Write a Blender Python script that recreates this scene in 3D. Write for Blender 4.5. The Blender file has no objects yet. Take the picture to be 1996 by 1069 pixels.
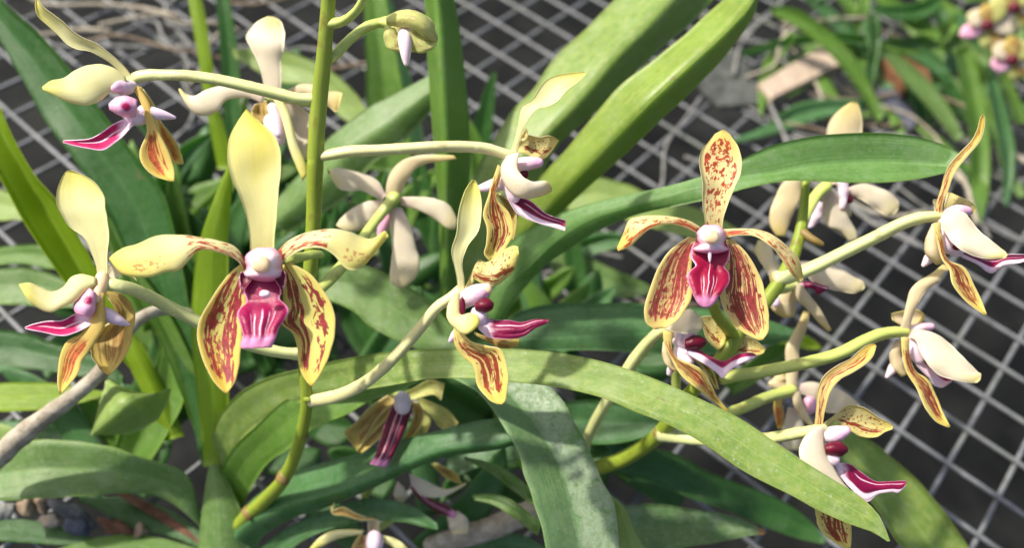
import bpy, math, random
import numpy as np
from mathutils import Vector, Matrix
random.seed(7)
scene = bpy.context.scene
COL = scene.collection

# ------------------------------------------------------------------ camera
CELL = 0.025                       # pitch of the welded bench mesh
F, PITCH, ROLL, YAW = 1697.4, 0.8834, 0.1664, -0.5779
HGT = 14.1736 * CELL
OX, OY = 1.5444, -16.1294          # phase of the mesh
cp, sp = math.cos(PITCH), math.sin(PITCH)
FW = np.array([0, cp, -sp]); UP0 = np.array([0, sp, cp]); RT0 = np.array([1.0, 0, 0])
RT = RT0 * math.cos(ROLL) + UP0 * math.sin(ROLL)
UP = -RT0 * math.sin(ROLL) + UP0 * math.cos(ROLL)
CAM = np.array([0, 0, HGT])
cam = bpy.data.cameras.new("camera"); camo = bpy.data.objects.new("camera", cam); COL.objects.link(camo)
m = Matrix((RT, UP, -FW)).transposed().to_4x4(); m.translation = CAM
camo.matrix_world = m
cam.sensor_width = 36; cam.lens = F / 1996 * 36
cam.clip_start = 0.01; cam.clip_end = 200
cam.dof.use_dof = True; cam.dof.focus_distance = 0.256; cam.dof.aperture_fstop = 7.2
scene.camera = camo

# ------------------------------------------------------------------ light
w = bpy.data.worlds.new("World"); scene.world = w; w.use_nodes = True
nt = w.node_tree; nt.nodes.clear()
out = nt.nodes.new("ShaderNodeOutputWorld"); bg = nt.nodes.new("ShaderNodeBackground"); sky = nt.nodes.new("ShaderNodeTexSky")
sky.sky_type = 'NISHITA'; sky.sun_disc = False; sky.dust_density = 4.0; sky.ozone_density = 0.4
SUN = Vector((-0.60, 0.10, 0.78)).normalized()
sky.sun_elevation = math.asin(SUN.z); sky.sun_rotation = math.atan2(SUN.x, SUN.y)
bg.inputs[1].default_value = 0.115
nt.links.new(sky.outputs[0], bg.inputs[0]); nt.links.new(bg.outputs[0], out.inputs[0])
sl = bpy.data.lights.new("sun", 'SUN'); sl.energy = 3.8; sl.angle = math.radians(2.0); sl.color = (1.0, 0.945, 0.84)
so = bpy.data.objects.new("sun", sl); COL.objects.link(so)
so.rotation_euler = SUN.to_track_quat('Z', 'Y').to_euler()
scene.view_settings.view_transform = 'Standard'; scene.view_settings.look = 'None'
scene.view_settings.exposure = 0.68; scene.view_settings.gamma = 1
scene.cycles.use_denoising = True
scene.cycles.max_bounces = 10; scene.cycles.transmission_bounces = 8; scene.cycles.diffuse_bounces = 5

# ------------------------------------------------------------------ pixel -> place
def ray(x, y):
    return FW + RT * ((x - 998) / F) - UP * ((y - 534.5) / F)
def gdepth(x, y, z=0.0):
    r = ray(x, y)
    return (z - HGT) / r[2] if r[2] < -1e-3 else 9.0
def at(x, y, D):
    D = min(D, gdepth(x, y, 0.006))
    return CAM + ray(x, y) * D
def gp(x, y, z=0.0):
    return CAM + ray(x, y) * gdepth(x, y, z)

# ------------------------------------------------------------------ node helpers
class N:
    def __init__(s, name):
        s.m = bpy.data.materials.new(name); s.m.use_nodes = True
        s.t = s.m.node_tree; s.t.nodes.clear()
        s.out = s.t.nodes.new("ShaderNodeOutputMaterial")
    def n(s, typ, **kw):
        x = s.t.nodes.new(typ)
        for k, v in kw.items(): setattr(x, k, v)
        return x
    def set(s, sock, v):
        if isinstance(v, bpy.types.NodeSocket): s.t.links.new(v, sock)
        elif isinstance(v, (tuple, list)) and len(v) == 3 and sock.type == 'RGBA': sock.default_value = (*v, 1)
        else: sock.default_value = v
    def math(s, op, a, b=0.0, clamp=False):
        x = s.n("ShaderNodeMath", operation=op, use_clamp=clamp); s.set(x.inputs[0], a); s.set(x.inputs[1], b); return x.outputs[0]
    def step(s, x, a, b, o0=0.0, o1=1.0):
        k = s.n("ShaderNodeMapRange", interpolation_type='SMOOTHSTEP')
        s.set(k.inputs[0], x); k.inputs[1].default_value = a; k.inputs[2].default_value = b
        k.inputs[3].default_value = o0; k.inputs[4].default_value = o1
        return k.outputs[0]
    def band(s, x, a, b, w=0.05):
        return s.math('MULTIPLY', s.step(x, a - w, a + w), s.step(x, b - w, b + w, 1.0, 0.0))
    def mix(s, f, a, b, mode='MIX'):
        x = s.n("ShaderNodeMix", data_type='RGBA', blend_type=mode); s.set(x.inputs[0], f); s.set(x.inputs[6], a); s.set(x.inputs[7], b); return x.outputs[2]
    def vec(s, x, y, z=0.0):
        k = s.n("ShaderNodeCombineXYZ"); s.set(k.inputs[0], x); s.set(k.inputs[1], y); s.set(k.inputs[2], z); return k.outputs[0]
    def noise(s, v, scale=1.0, detail=2.0, rough=0.5, dist=0.0):
        k = s.n("ShaderNodeTexNoise"); s.set(k.inputs['Vector'], v); k.inputs['Scale'].default_value = scale
        k.inputs['Detail'].default_value = detail; k.inputs['Roughness'].default_value = rough; k.inputs['Distortion'].default_value = dist
        return k.outputs[0]
    def voro(s, v, scale, feature='F1'):
        k = s.n("ShaderNodeTexVoronoi", feature=feature); s.set(k.inputs['Vector'], v); k.inputs['Scale'].default_value = scale; return k.outputs[0]
    def uv(s):
        k = s.n("ShaderNodeUVMap"); q = s.n("ShaderNodeSeparateXYZ"); s.t.links.new(k.outputs[0], q.inputs[0]); return q.outputs[0], q.outputs[1]
    def rnd(s):
        return s.n("ShaderNodeObjectInfo").outputs['Random']
    def obj(s):
        return s.n("ShaderNodeTexCoord").outputs['Object']
    def bump(s, h, strength=0.3, dist=0.001):
        k = s.n("ShaderNodeBump"); k.inputs['Strength'].default_value = strength; k.inputs['Distance'].default_value = dist; s.set(k.inputs['Height'], h); return k.outputs[0]
    def princ(s, col, rough=0.5, spec=0.5, normal=None, sss=0.0, radius=(1, .5, .25), scale=0.001, metal=0.0, sheen=0.0):
        p = s.n("ShaderNodeBsdfPrincipled"); s.set(p.inputs['Base Color'], col); s.set(p.inputs['Roughness'], rough)
        p.inputs['Specular IOR Level'].default_value = spec; p.inputs['Metallic'].default_value = metal
        if sss: p.inputs['Subsurface Weight'].default_value = sss; p.inputs['Subsurface Radius'].default_value = radius; p.inputs['Subsurface Scale'].default_value = scale
        if sheen: p.inputs['Sheen Weight'].default_value = sheen
        if normal is not None: s.set(p.inputs['Normal'], normal)
        return p.outputs[0]
    def done(s, sh):
        s.t.links.new(sh, s.out.inputs[0]); return s.m

def leaf_mat(name, base, trans, dust=0.15, mottle=0.5, rough=0.42, crust=0.0, tipbrown=0.0, tw=0.4, dustcol=(.42, .48, .36)):
    q = N(name); u, v = q.uv(); r = q.math('MULTIPLY', q.rnd(), 37.0)
    av = q.math('ABSOLUTE', q.math('SUBTRACT', q.math('MULTIPLY', v, 2.0), 1.0))
    P = q.vec(q.math('MULTIPLY', u, 9.0), q.math('MULTIPLY', v, 1.4), r)
    big = q.noise(P, 1.0, 3.0, 0.6)
    vein = q.noise(q.vec(q.math('MULTIPLY', u, 2.0), q.math('MULTIPLY', v, 42.0), r), 1.0, 3.0, 0.65)
    ob = q.obj()
    fine = q.noise(ob, 900.0, 3.0, 0.7)
    mid = q.noise(ob, 330.0, 5.0, 0.72)
    c0 = tuple(x * 0.78 for x in base); c1 = tuple(min(x * 1.22, 1) for x in base)
    col = q.mix(q.step(big, 0.3, 0.7), c0, c1)
    col = q.mix(q.math('MULTIPLY', q.step(vein, 0.35, 0.7), 0.5), col, tuple(x * 1.55 for x in base))
    # yellowish mottling
    ym = q.math('MULTIPLY', q.step(mid, 0.38, 0.72), mottle)
    col = q.mix(ym, col, (base[0] * 1.75 + .015, base[1] * 1.4, base[2] * 0.9))
    # pale midrib groove and margin
    col = q.mix(q.math('MULTIPLY', q.step(av, 0.0, 0.05, 1.0, 0.0), 0.6), col, tuple(x * 1.9 for x in base))
    col = q.mix(q.math('MULTIPLY', q.step(av, 0.95, 0.995), 0.55), col, (base[0] * 2.4 + .05, base[1] * 1.9 + .05, base[2] * 1.6 + .02))
    # dust and scale
    d = q.math('MULTIPLY', q.step(q.math('ADD', q.math('MULTIPLY', fine, 0.55), q.math('MULTIPLY', mid, 0.45)), 0.44, 0.62), dust)
    col = q.mix(d, col, dustcol)
    spk = q.voro(ob, 330.0)
    col = q.mix(q.math('MULTIPLY', q.step(spk, 0.10, 0.16, 1.0, 0.0), min(0.45, dust * 1.6)), col, (.55, .6, .48))
    scar = q.math('MULTIPLY', q.step(q.noise(q.vec(q.math('MULTIPLY', u, 14.0), q.math('MULTIPLY', v, 3.0), r), 1.0, 4.0, .7), .64, .70), .55)
    col = q.mix(scar, col, (.20, .15, .06))
    wat = q.math('MULTIPLY', q.step(q.noise(ob, 95.0, 4.0, .7), .50, .64), dust * .9)
    col = q.mix(wat, col, dustcol)
    h = q.math('ADD', q.math('MULTIPLY', vein, 1.1), q.math('MULTIPLY', fine, 0.5))
    if crust:
        nn_ = q.math('ABSOLUTE', q.math('SUBTRACT', q.noise(ob, 230.0, 5.0, .7, 1.2), .5)); n2 = q.math('ABSOLUTE', q.math('SUBTRACT', q.noise(ob, 520.0, 4.0, .7, .8), .5))
        e = q.step(nn_, .0, .022); e2 = q.step(n2, .0, .02, .6, 1.0)
        pl = q.step(q.noise(ob, 60.0, 4.0, 0.7), 0.34, 0.46)
        pl = q.math('MULTIPLY', pl, q.step(q.noise(ob, 300.0, 4.0, 0.75), 0.30, 0.46))
        pl = q.math('MULTIPLY', pl, q.step(q.math('ADD', v, q.math('MULTIPLY', q.math('SUBTRACT', mid, .5), .3)), .42, .60, .28, 1.0))
        cr = q.math('MULTIPLY', pl, q.math('MULTIPLY', e, e2))
        col = q.mix(q.math('MULTIPLY', cr, crust), col, (.46, .52, .40))
        h = q.math('ADD', h, q.math('MULTIPLY', cr, 0.8))
    if tipbrown:
        tb = q.step(q.math('ADD', u, q.math('MULTIPLY', q.math('SUBTRACT', mid, 0.5), 0.12)), 1 - tipbrown, 1 - tipbrown * .3)
        col = q.mix(tb, col, (.34, .17, .07))
    nrm = q.bump(h, 0.35, 0.0006)
    rg = q.math('ADD', rough - .07, q.math('MULTIPLY', q.math('SUBTRACT', mid, 0.5), 0.3))
    p = q.princ(col, rg, 0.45, nrm)
    tr = q.n("ShaderNodeBsdfTranslucent")
    q.set(tr.inputs[0], q.mix(q.math('MULTIPLY', q.step(big, .3, .7), .6), trans, tuple(x * .6 for x in trans))); q.set(tr.inputs[1], nrm)
    ms = q.n("ShaderNodeMixShader"); ms.inputs[0].default_value = tw
    q.t.links.new(p, ms.inputs[1]); q.t.links.new(tr.outputs[0], ms.inputs[2])
    return q.done(ms.outputs[0])

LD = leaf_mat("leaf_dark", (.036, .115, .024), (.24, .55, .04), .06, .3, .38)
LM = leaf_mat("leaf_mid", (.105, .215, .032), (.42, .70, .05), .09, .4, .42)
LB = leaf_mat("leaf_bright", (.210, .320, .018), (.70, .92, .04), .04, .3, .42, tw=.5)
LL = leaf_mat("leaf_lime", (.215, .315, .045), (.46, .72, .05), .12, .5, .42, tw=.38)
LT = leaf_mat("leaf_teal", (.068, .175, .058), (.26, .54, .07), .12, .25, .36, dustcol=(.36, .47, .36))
LR = leaf_mat("leaf_twisted", (.130, .260, .070), (.34, .62, .08), .14, .3, .36, dustcol=(.40, .52, .38))
LG = leaf_mat("leaf_dusty", (.130, .235, .060), (.36, .60, .08), .22, .4, .45)
LA = leaf_mat("leaf_sunny", (.195, .300, .068), (.46, .70, .08), .26, .7, .45, tw=.38, dustcol=(.50, .56, .32))
LP = leaf_mat("leaf_pale", (.250, .360, .095), (.52, .72, .13), .16, .35, .45)
LC = leaf_mat("leaf_crusted", (.085, .190, .055), (.26, .48, .08), .12, .5, .46, crust=.5, tw=.3)
LTB = leaf_mat("leaf_brown_tipped", (.085, .175, .055), (.26, .48, .08), .25, .5, .45, tipbrown=.07)

def petal_mat(name, base, tip, spot=(.25, .022, .02), layers=(), vein=0.12, sss=0.55, edge=None, tipu=(.6, 1.0), basecol=None, rough=.5):
    q = N(name); u, v = q.uv(); r = q.math('MULTIPLY', q.rnd(), 53.0)
    av = q.math('ABSOLUTE', q.math('SUBTRACT', q.math('MULTIPLY', v, 2.0), 1.0))
    ob = q.obj()
    soft = q.noise(q.vec(q.math('MULTIPLY', u, 2.5), q.math('MULTIPLY', v, 2.0), r), 1.0, 2.0)
    col = q.mix(q.step(q.math('ADD', u, q.math('MULTIPLY', q.math('SUBTRACT', soft, .5), .5)), *tipu), base, tip)
    if basecol is not None: col = q.mix(q.step(u, 0.0, 0.3, 1.0, 0.0), col, basecol)
    vn = q.noise(q.vec(q.math('MULTIPLY', u, 1.6), q.math('MULTIPLY', v, 27.0), r), 1.0, 3.0, .6)
    col = q.mix(q.math('MULTIPLY', q.step(vn, .48, .72), vein + .14), col, (base[0] * .80, base[1] * .76, base[2] * .55))
    col = q.mix(q.math('MULTIPLY', q.step(q.noise(ob, 210.0, 4.0, .65), .5, .68), .22), col, (base[0] * .86, base[1] * .80, base[2] * .6))
    col = q.mix(q.math("MULTIPLY", q.step(av, .84, .98), .35), col, tuple(min(.9, x * 1.12 + .03) for x in base))
    if edge is not None: col = q.mix(q.math('MULTIPLY', q.step(av, .72, .95), .8), col, edge)
    wob = q.math('MULTIPLY', q.math('SUBTRACT', q.noise(q.vec(q.math('MULTIPLY', u, 6.0), q.math('MULTIPLY', v, 5.0), r), 1.0, 2.0), .5), .22)
    tot = None; k = 0
    for L in layers:
        k += 3.7
        nz = q.noise(q.vec(q.math('MULTIPLY', u, L['su']), q.math('MULTIPLY', q.math('ADD', v, q.math('MULTIPLY', wob, .35)), L['sv']), q.math('ADD', r, k)), 1.0, L.get('det', 2.5), .55, L.get('dist', .25))
        mk = None
        for key, src in (('u', u), ('v', v), ('av', av)):
            if key in L:
                a, b = L[key][:2]; ww = L[key][2] if len(L[key]) > 2 else .07
                bb = q.band(q.math('ADD', src, wob), a, b, ww); mk = bb if mk is None else q.math('MULTIPLY', mk, bb)
        th = L['thr']
        val = nz if mk is None else q.math('SUBTRACT', nz, q.math('MULTIPLY', q.math('SUBTRACT', 1.0, mk), .6))
        s = q.math('MULTIPLY', q.step(val, th - .020, th + .026), L.get('amt', 1.0))
        tot = s if tot is None else q.math('MAXIMUM', tot, s)
    if tot is not None:
        sv = q.mix(q.step(q.noise(ob, 700.0, 4.0, .7), .3, .7), tuple(x * .65 for x in spot), tuple(min(1, x * 1.75) for x in spot)); sv = q.mix(q.math('MULTIPLY', q.step(vn, .5, .7), .3), sv, tuple(min(1, x * 2.0) for x in spot))
        col = q.mix(tot, col, sv)
    h = q.math('ADD', q.math('MULTIPLY', vn, .6), q.math('MULTIPLY', q.noise(ob, 1800.0, 2.0), .35))
    nrm = q.bump(h, .22, .0004)
    p = q.princ(col, rough, .3, nrm, .12, (1, .72, .35), .0010, sheen=.05)
    tr = q.n("ShaderNodeBsdfTranslucent"); q.set(tr.inputs[0], q.mix(.5, col, tip)); q.set(tr.inputs[1], nrm)
    ms = q.n("ShaderNodeMixShader"); ms.inputs[0].default_value = .36
    q.t.links.new(p, ms.inputs[1]); q.t.links.new(tr.outputs[0], ms.inputs[2])
    return q.done(ms.outputs[0])

YEL = (.78, .70, .26); YTIP = (.78, .64, .12); CRM = (.82, .74, .40); WHT = (.85, .76, .60)
BR = (.22, .028, .018); RD = (.33, .022, .03)
P_PLAIN = petal_mat("petal_yellow", (.83, .80, .42), (.78, .73, .17), vein=.1)
P_BLOTCH = petal_mat("petal_yellow_red_base", (.82, .78, .36), (.76, .68, .11), RD, [dict(su=5, sv=3, thr=.22, u=(-.2, .055, .02), av=(-1, .75, .15))], tipu=(.35, 1.0))
P_STREAK = petal_mat("petal_yellow_red_streaked", (.82, .77, .40), (.78, .70, .15), RD,
    [dict(su=11, sv=6, thr=.565, u=(-.1, .46, .06), av=(-1, .95)), dict(su=6, sv=4, thr=.30, u=(-.3, .05, .03)), dict(su=9, sv=12, thr=.49, u=(.1, .5, .05), v=(.66, .95, .05)), dict(su=30, sv=11, thr=.54, u=(.6, .88, .06), v=(.45, .88, .1), amt=.6)], tipu=(.35, 1.0))
LATL = [dict(su=6, sv=12, thr=.46, u=(.03, .93), v=(.10, .38, .06)), dict(su=5, sv=12, thr=.43, u=(.03, .93), v=(.56, .92, .06)), dict(su=17, sv=12, thr=.56, u=(.05, .95), av=(-1, .8)), dict(su=22, sv=16, thr=.47, u=(.55, .93), av=(-1, .62), amt=.75)]
P_LATL = petal_mat("sepal_yellow_maroon_striped", (.68, .66, .20), (.80, .56, .09), (.27, .020, .040), LATL, edge=(.80, .60, .12), tipu=(.45, .9))
P_LATR = petal_mat("sepal_yellow_maroon_banded", (.68, .66, .20), (.80, .58, .10), (.21, .018, .032),
    [dict(su=4.5, sv=13, thr=.43, u=(.0, .93), v=(.05, .46, .07)), dict(su=10, sv=9, thr=.47, u=(.08, .9), v=(.70, .88, .05)), dict(su=20, sv=14, thr=.53, u=(.1, .93), v=(.55, .92, .08))], edge=(.78, .62, .14), tipu=(.45, .95))
P_HDOR = petal_mat("sepal_yellow_red_spotted", (.80, .70, .34), (.80, .62, .17), (.36, .045, .028),
    [dict(su=26, sv=11, thr=.48, u=(.68, .93, .06), av=(-1, .62)), dict(su=24, sv=11, thr=.545, u=(.08, .75), av=(-1, .8)), dict(su=8, sv=9, thr=.50, u=(.45, .8), av=(.5, .85, .08)), dict(su=3, sv=2, thr=.25, u=(-.2, .055, .02), av=(-1, .8))])
P_HPET = petal_mat("petal_yellow_red_edged", (.80, .70, .34), (.80, .62, .16), (.42, .06, .025),
    [dict(su=20, sv=8, thr=.58, u=(-.1, .92), av=(-1, .75)), dict(su=4, sv=12, thr=.44, u=(.42, .97), v=(.74, .92, .05)), dict(su=6, sv=8, thr=.44, u=(-.1, .28), v=(.3, .85))])
HL = lambda v: [dict(su=1.8, sv=19, thr=.462, u=(.03, .94, .05), **v), dict(su=16, sv=13, thr=.55, u=(.02, .93), av=(-1, .9)), dict(su=30, sv=24, thr=.50, u=(.5, .93), av=(-1, .62), amt=.6)]
P_HLAT = petal_mat("sepal_maroon_yellow_edged", (.76, .58, .26), (.78, .62, .2), (.22, .020, .032), HL(dict(av=(-1, .74, .05))), edge=(.78, .63, .19))
P_HLATL = petal_mat("sepal_red_yellow_edged", (.76, .58, .26), (.78, .62, .2), (.31, .040, .050), HL(dict(v=(.12, .86, .05))), edge=(.78, .63, .19))
P_BRS = petal_mat("sepal_brown_striped", (.74, .62, .22), (.76, .60, .13), BR,
    [dict(su=2.0, sv=15, thr=.44, u=(.12, .9, .06), av=(-1, .62, .07)), dict(su=14, sv=13, thr=.56, u=(.05, .9), av=(-1, .82))], edge=(.78, .62, .14))
P_ORS = petal_mat("sepal_orange_striped", (.76, .56, .16), (.78, .60, .12), (.45, .10, .04),
    [dict(su=2.4, sv=16, thr=.44, u=(.45, .93, .06), av=(-1, .62, .06))], edge=(.80, .64, .16))
P_SPK = petal_mat("petal_yellow_brown_speckled", (.74, .66, .28), (.74, .62, .16), BR,
    [dict(su=24, sv=12, thr=.59, u=(.15, .95), av=(-1, .85)), dict(su=6, sv=14, thr=.46, u=(.15, .92), v=(.6, .86, .05))], edge=(.74, .64, .2))
P_DSP = petal_mat("sepal_orange_brown_streaked", (.78, .60, .24), (.76, .56, .12), BR,
    [dict(su=9, sv=12, thr=.50, u=(-.1, .97), av=(-1, .6, .08))], edge=(.80, .62, .16))
P_WHITE = petal_mat("petal_cream_white", WHT, (.80, .70, .30), vein=.08, tipu=(.75, 1.0), basecol=(.84, .70, .60))
P_CREAM = petal_mat("petal_cream", (.80, .68, .44), (.76, .62, .24), vein=.12, tipu=(.6, 1.05), basecol=(.78, .66, .46))
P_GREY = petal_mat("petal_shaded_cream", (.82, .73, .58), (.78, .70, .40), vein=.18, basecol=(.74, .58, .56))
P_OLIVE = petal_mat("sepal_olive_brown", (.55, .42, .14), (.68, .52, .12), (.25, .10, .03), [dict(su=2, sv=8, thr=.5, u=(.1, .9), av=(-1, .7), amt=.7)], edge=(.70, .56, .16))
P_BACK = petal_mat("petal_back_cream", (.78, .70, .46), (.74, .64, .22), vein=.1)
P_BUD = petal_mat("bud_green", (.62, .64, .22), (.66, .62, .24), (.34, .24, .10), [dict(su=5, sv=5, thr=.56, amt=.5)])

MAG = (.15, .002, .034)
def lip_mat(name, mag=MAG, stripes=(), pale_u=None, pale_v=None, tip=None, margin=True, throat=False):
    q = N(name); u, v = q.uv(); r = q.math('MULTIPLY', q.rnd(), 11.0)
    av = q.math('ABSOLUTE', q.math('SUBTRACT', q.math('MULTIPLY', v, 2.0), 1.0)); ob = q.obj()
    wob = q.math('MULTIPLY', q.math('SUBTRACT', q.noise(q.vec(q.math('MULTIPLY', u, 7.0), q.math('MULTIPLY', v, 5.0), r), 1.0, 3.0), .5), .12)
    vv = q.math('ADD', v, q.math('MULTIPLY', wob, .35)); uu = q.math('ADD', u, wob)
    col = q.mix(q.noise(ob, 420.0, 3.0), tuple(x * .65 for x in mag), tuple(min(1, x * 1.6) for x in mag))
    pale = (.80, .58, .68)
    for (c, wd, a, b) in stripes:
        ln = q.math('MULTIPLY', q.step(q.math('ABSOLUTE', q.math('SUBTRACT', vv, c)), wd * .5, wd * 1.3, 1.0, 0.0), q.band(uu, a, b, .04))
        col = q.mix(q.math('MULTIPLY', ln, .9), col, (.80, .55, .64))
    if margin: col = q.mix(q.math('MULTIPLY', q.step(q.math('ADD', av, wob), .90, .98), .85), col, (.66, .26, .44))
    if tip: col = q.mix(q.step(uu, tip - .06, tip + .05), col, (.66, .24, .42))
    if pale_u: col = q.mix(q.step(uu, pale_u - .08, pale_u + .08, 1.0, 0.0), col, pale)
    if pale_v: col = q.mix(q.step(vv, pale_v - .05, pale_v + .06), col, pale)
    if throat: col = q.mix(q.math('MULTIPLY', q.step(uu, .06, .16, 1.0, 0.0), q.step(av, .5, .25, 0.0, 1.0)), col, (.55, .16, .02))
    nrm = q.bump(q.noise(ob, 1200.0, 3.0), .3, .0005)
    return q.done(q.princ(col, .42, .3, nrm, .06, (1, .4, .5), .0006))
M_LIPF = lip_mat("lip_magenta_ridged", (.22, .003, .050), [(.36, .016, .56, .86), (.50, .014, .52, .88), (.63, .016, .56, .86), (.25, .007, .55, .8), (.76, .007, .55, .8)], tip=.86, throat=True)
M_LIPH = lip_mat("lip_crimson_ridged", (.20, .002, .026), [(.40, .012, .55, .80), (.50, .009, .14, .82), (.60, .012, .55, .80), (.31, .006, .55, .75), (.69, .006, .55, .75)], tip=.84)
M_LIPS = lip_mat("lip_magenta_streaked", MAG, [(.34, .03, .25, .95)], pale_u=.16)
M_LIPB = lip_mat("lip_magenta_pale_below", MAG, [(.3, .03, .3, .95)], pale_u=.12, pale_v=.70)
M_LIPP = lip_mat("lip_pink_below", (.28, .010, .07), [], pale_u=.1, pale_v=.42)
M_LIPR = lip_mat("lip_rose", (.36, .012, .085), [(.55, .06, .1, .8)], pale_u=.2)
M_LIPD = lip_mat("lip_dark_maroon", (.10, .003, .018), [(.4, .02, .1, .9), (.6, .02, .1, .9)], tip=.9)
M_LIPDARK = lip_mat("lobe_maroon", (.095, .002, .014), margin=False)
def waxy(name, c0, c1, sc=500.0, rough=.4, sss=.5):
    q = N(name); ob = q.obj(); col = q.mix(q.noise(ob, sc, 3.0), c0, c1)
    return q.done(q.princ(col, rough, .4, q.bump(q.noise(ob, 1500.0, 2.0), .15, .0004), sss, (1, .6, .6), .0015))
M_PINK = waxy("column_pink_white", (.78, .54, .64), (.86, .72, .76))
M_ROSE = waxy("column_rose", (.72, .30, .46), (.80, .48, .60))
q = N("column_blush"); u, v = q.uv(); ob = q.obj()
av = q.math('ABSOLUTE', q.math('SUBTRACT', q.math('MULTIPLY', v, 2.0), 1.0)); au = q.math('ABSOLUTE', q.math('SUBTRACT', q.math('MULTIPLY', u, 2.0), .9))
rad = q.math('ADD', q.math('MAXIMUM', av, au), q.math('MULTIPLY', q.math('SUBTRACT', q.noise(ob, 420.0, 3.0), .5), .35))
M_COL = q.done(q.princ(q.mix(q.step(rad, .35, 1.0), (.84, .70, .70), (.74, .34, .48)), .4, .4, q.bump(q.noise(ob, 900.0, 3.0), .3, .0005), .4, (1, .6, .6), .0015))
q = N("lobe_rose_spotted"); u, v = q.uv(); ob = q.obj()
du = q.math('SUBTRACT', u, .38); dv_ = q.math('MULTIPLY', q.math('SUBTRACT', v, .5), .9); rr_ = q.math('ADD', q.math('SQRT', q.math('ADD', q.math('MULTIPLY', du, du), q.math('MULTIPLY', dv_, dv_))), q.math('MULTIPLY', q.math('SUBTRACT', q.noise(ob, 500.0, 3.0), .5), .16))
M_LOBE = q.done(q.princ(q.mix(q.step(rr_, .10, .24), (.32, .006, .07), q.mix(q.noise(ob, 300.0, 3.0), (.70, .26, .44), (.82, .50, .64))), .42, .35, q.bump(q.noise(ob, 900.0, 3.0), .3, .0005), .3, (1, .5, .6), .0012))
q = N("column_tube"); u, v = q.uv(); ob = q.obj()
M_CTUBE = q.done(q.princ(q.mix(q.step(q.math('ADD', u, q.math('MULTIPLY', q.math('SUBTRACT', q.noise(ob, 320.0, 4.0), .5), .7)), .2, .95), (.82, .66, .70), (.72, .42, .56)), .42, .4, q.bump(q.noise(ob, 800.0, 3.0), .35, .0006), .35, (1, .6, .6), .0015))
M_CAP = waxy("anther_cap_cream", (.74, .50, .26), (.84, .68, .44), 300.0)
M_SPUR = waxy("spur_lilac", (.74, .55, .66), (.82, .68, .76))
M_BUDSPUR = waxy("spur_pale", (.72, .56, .60), (.80, .66, .66))
def stem_mat(name, c0, c1, brown=0.0, end=0.0):
    q = N(name); u, v = q.uv(); ob = q.obj()
    col = q.mix(q.noise(q.vec(q.math('MULTIPLY', u, 6.0), q.math('MULTIPLY', v, 7.0), 0.0), 1.0, 3.0), c0, c1)
    col = q.mix(q.math('MULTIPLY', q.step(q.noise(ob, 260.0, 4.0, .7), .56, .70), .45), col, tuple(min(1, x * 1.5) for x in c1))
    if end: col = q.mix(q.math('MULTIPLY', q.step(u, .95, .985), end), col, (.22, .12, .035))
    if brown: col = q.mix(q.math('MULTIPLY', q.step(q.noise(ob, 130.0, 3.0), .60, .68), brown), col, (.16, .06, .02))
    return q.done(q.princ(col, .42, .4, q.bump(q.noise(q.vec(q.math('MULTIPLY', u, 3.0), q.math('MULTIPLY', v, 30.0), 0.0), 1.0, 2.0), .2, .0004), .3, (.6, 1, .2), .002))
M_STEM = stem_mat("stem_green", (.17, .24, .02), (.30, .36, .04), .5)
M_PED = stem_mat("stalk_pale_green", (.52, .56, .22), (.62, .62, .30), .35, .7)
M_PEDG = stem_mat("stalk_green", (.38, .46, .10), (.50, .54, .16), .35, .7)
M_PEDW = stem_mat("stalk_cream", (.58, .55, .24), (.68, .64, .36), .3, .7)
M_NODE = stem_mat("stem_node_brown", (.18, .11, .03), (.28, .20, .06))
def root_mat(name, c0, c1):
    q = N(name); ob = q.obj(); n1 = q.noise(ob, 160.0, 5.0, .7)
    col = q.mix(q.step(n1, .35, .65), c0, c1); col = q.mix(q.math('MULTIPLY', q.step(q.voro(ob, 400.0), .1, .2, 1.0, 0.0), .5), col, tuple(x * .4 for x in c0))
    return q.done(q.princ(col, .8, .25, q.bump(n1, .5, .001)))
M_ROOT = root_mat("root_grey_brown", (.26, .22, .16), (.42, .38, .30))
M_DRY = root_mat("root_dry_grey", (.13, .13, .12), (.27, .265, .25))
M_FELT = root_mat("matting_grey_green", (.035, .04, .034), (.10, .105, .095))
M_WOOD = root_mat("wood_pale", (.36, .27, .20), (.47, .38, .29))
M_BARK = root_mat("bark_orange", (.13, .055, .026), (.21, .10, .05))
M_SHEATH = root_mat("sheath_brown", (.09, .04, .022), (.18, .085, .05))
M_STONE = root_mat("stone_grey", (.07, .07, .07), (.18, .175, .17))
M_TAN = root_mat("chip_tan", (.16, .115, .075), (.30, .23, .16))
M_BLUE = root_mat("chip_slate", (.05, .055, .08), (.11, .115, .15))
q = N("galvanised_wire"); ob = q.obj(); n1 = q.noise(ob, 120.0, 4.0, .7)
col = q.mix(q.step(n1, .3, .7), (.12, .125, .13), (.22, .225, .235)); col = q.mix(q.math('MULTIPLY', q.step(q.noise(ob, 22.0, 3.0), .5, .7), .6), col, (.17, .19, .14))
M_WIRE = q.done(q.princ(col, .55, .5, q.bump(n1, .3, .0006), metal=.15))
q = N("weed_mat"); ob = q.obj(); n1 = q.noise(ob, 9.0, 5.0, .7)
M_GROUND = q.done(q.princ(q.mix(q.step(n1, .35, .75), (.0025, .0028, .003), (.017, .018, .016)), .9, .2))

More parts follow.
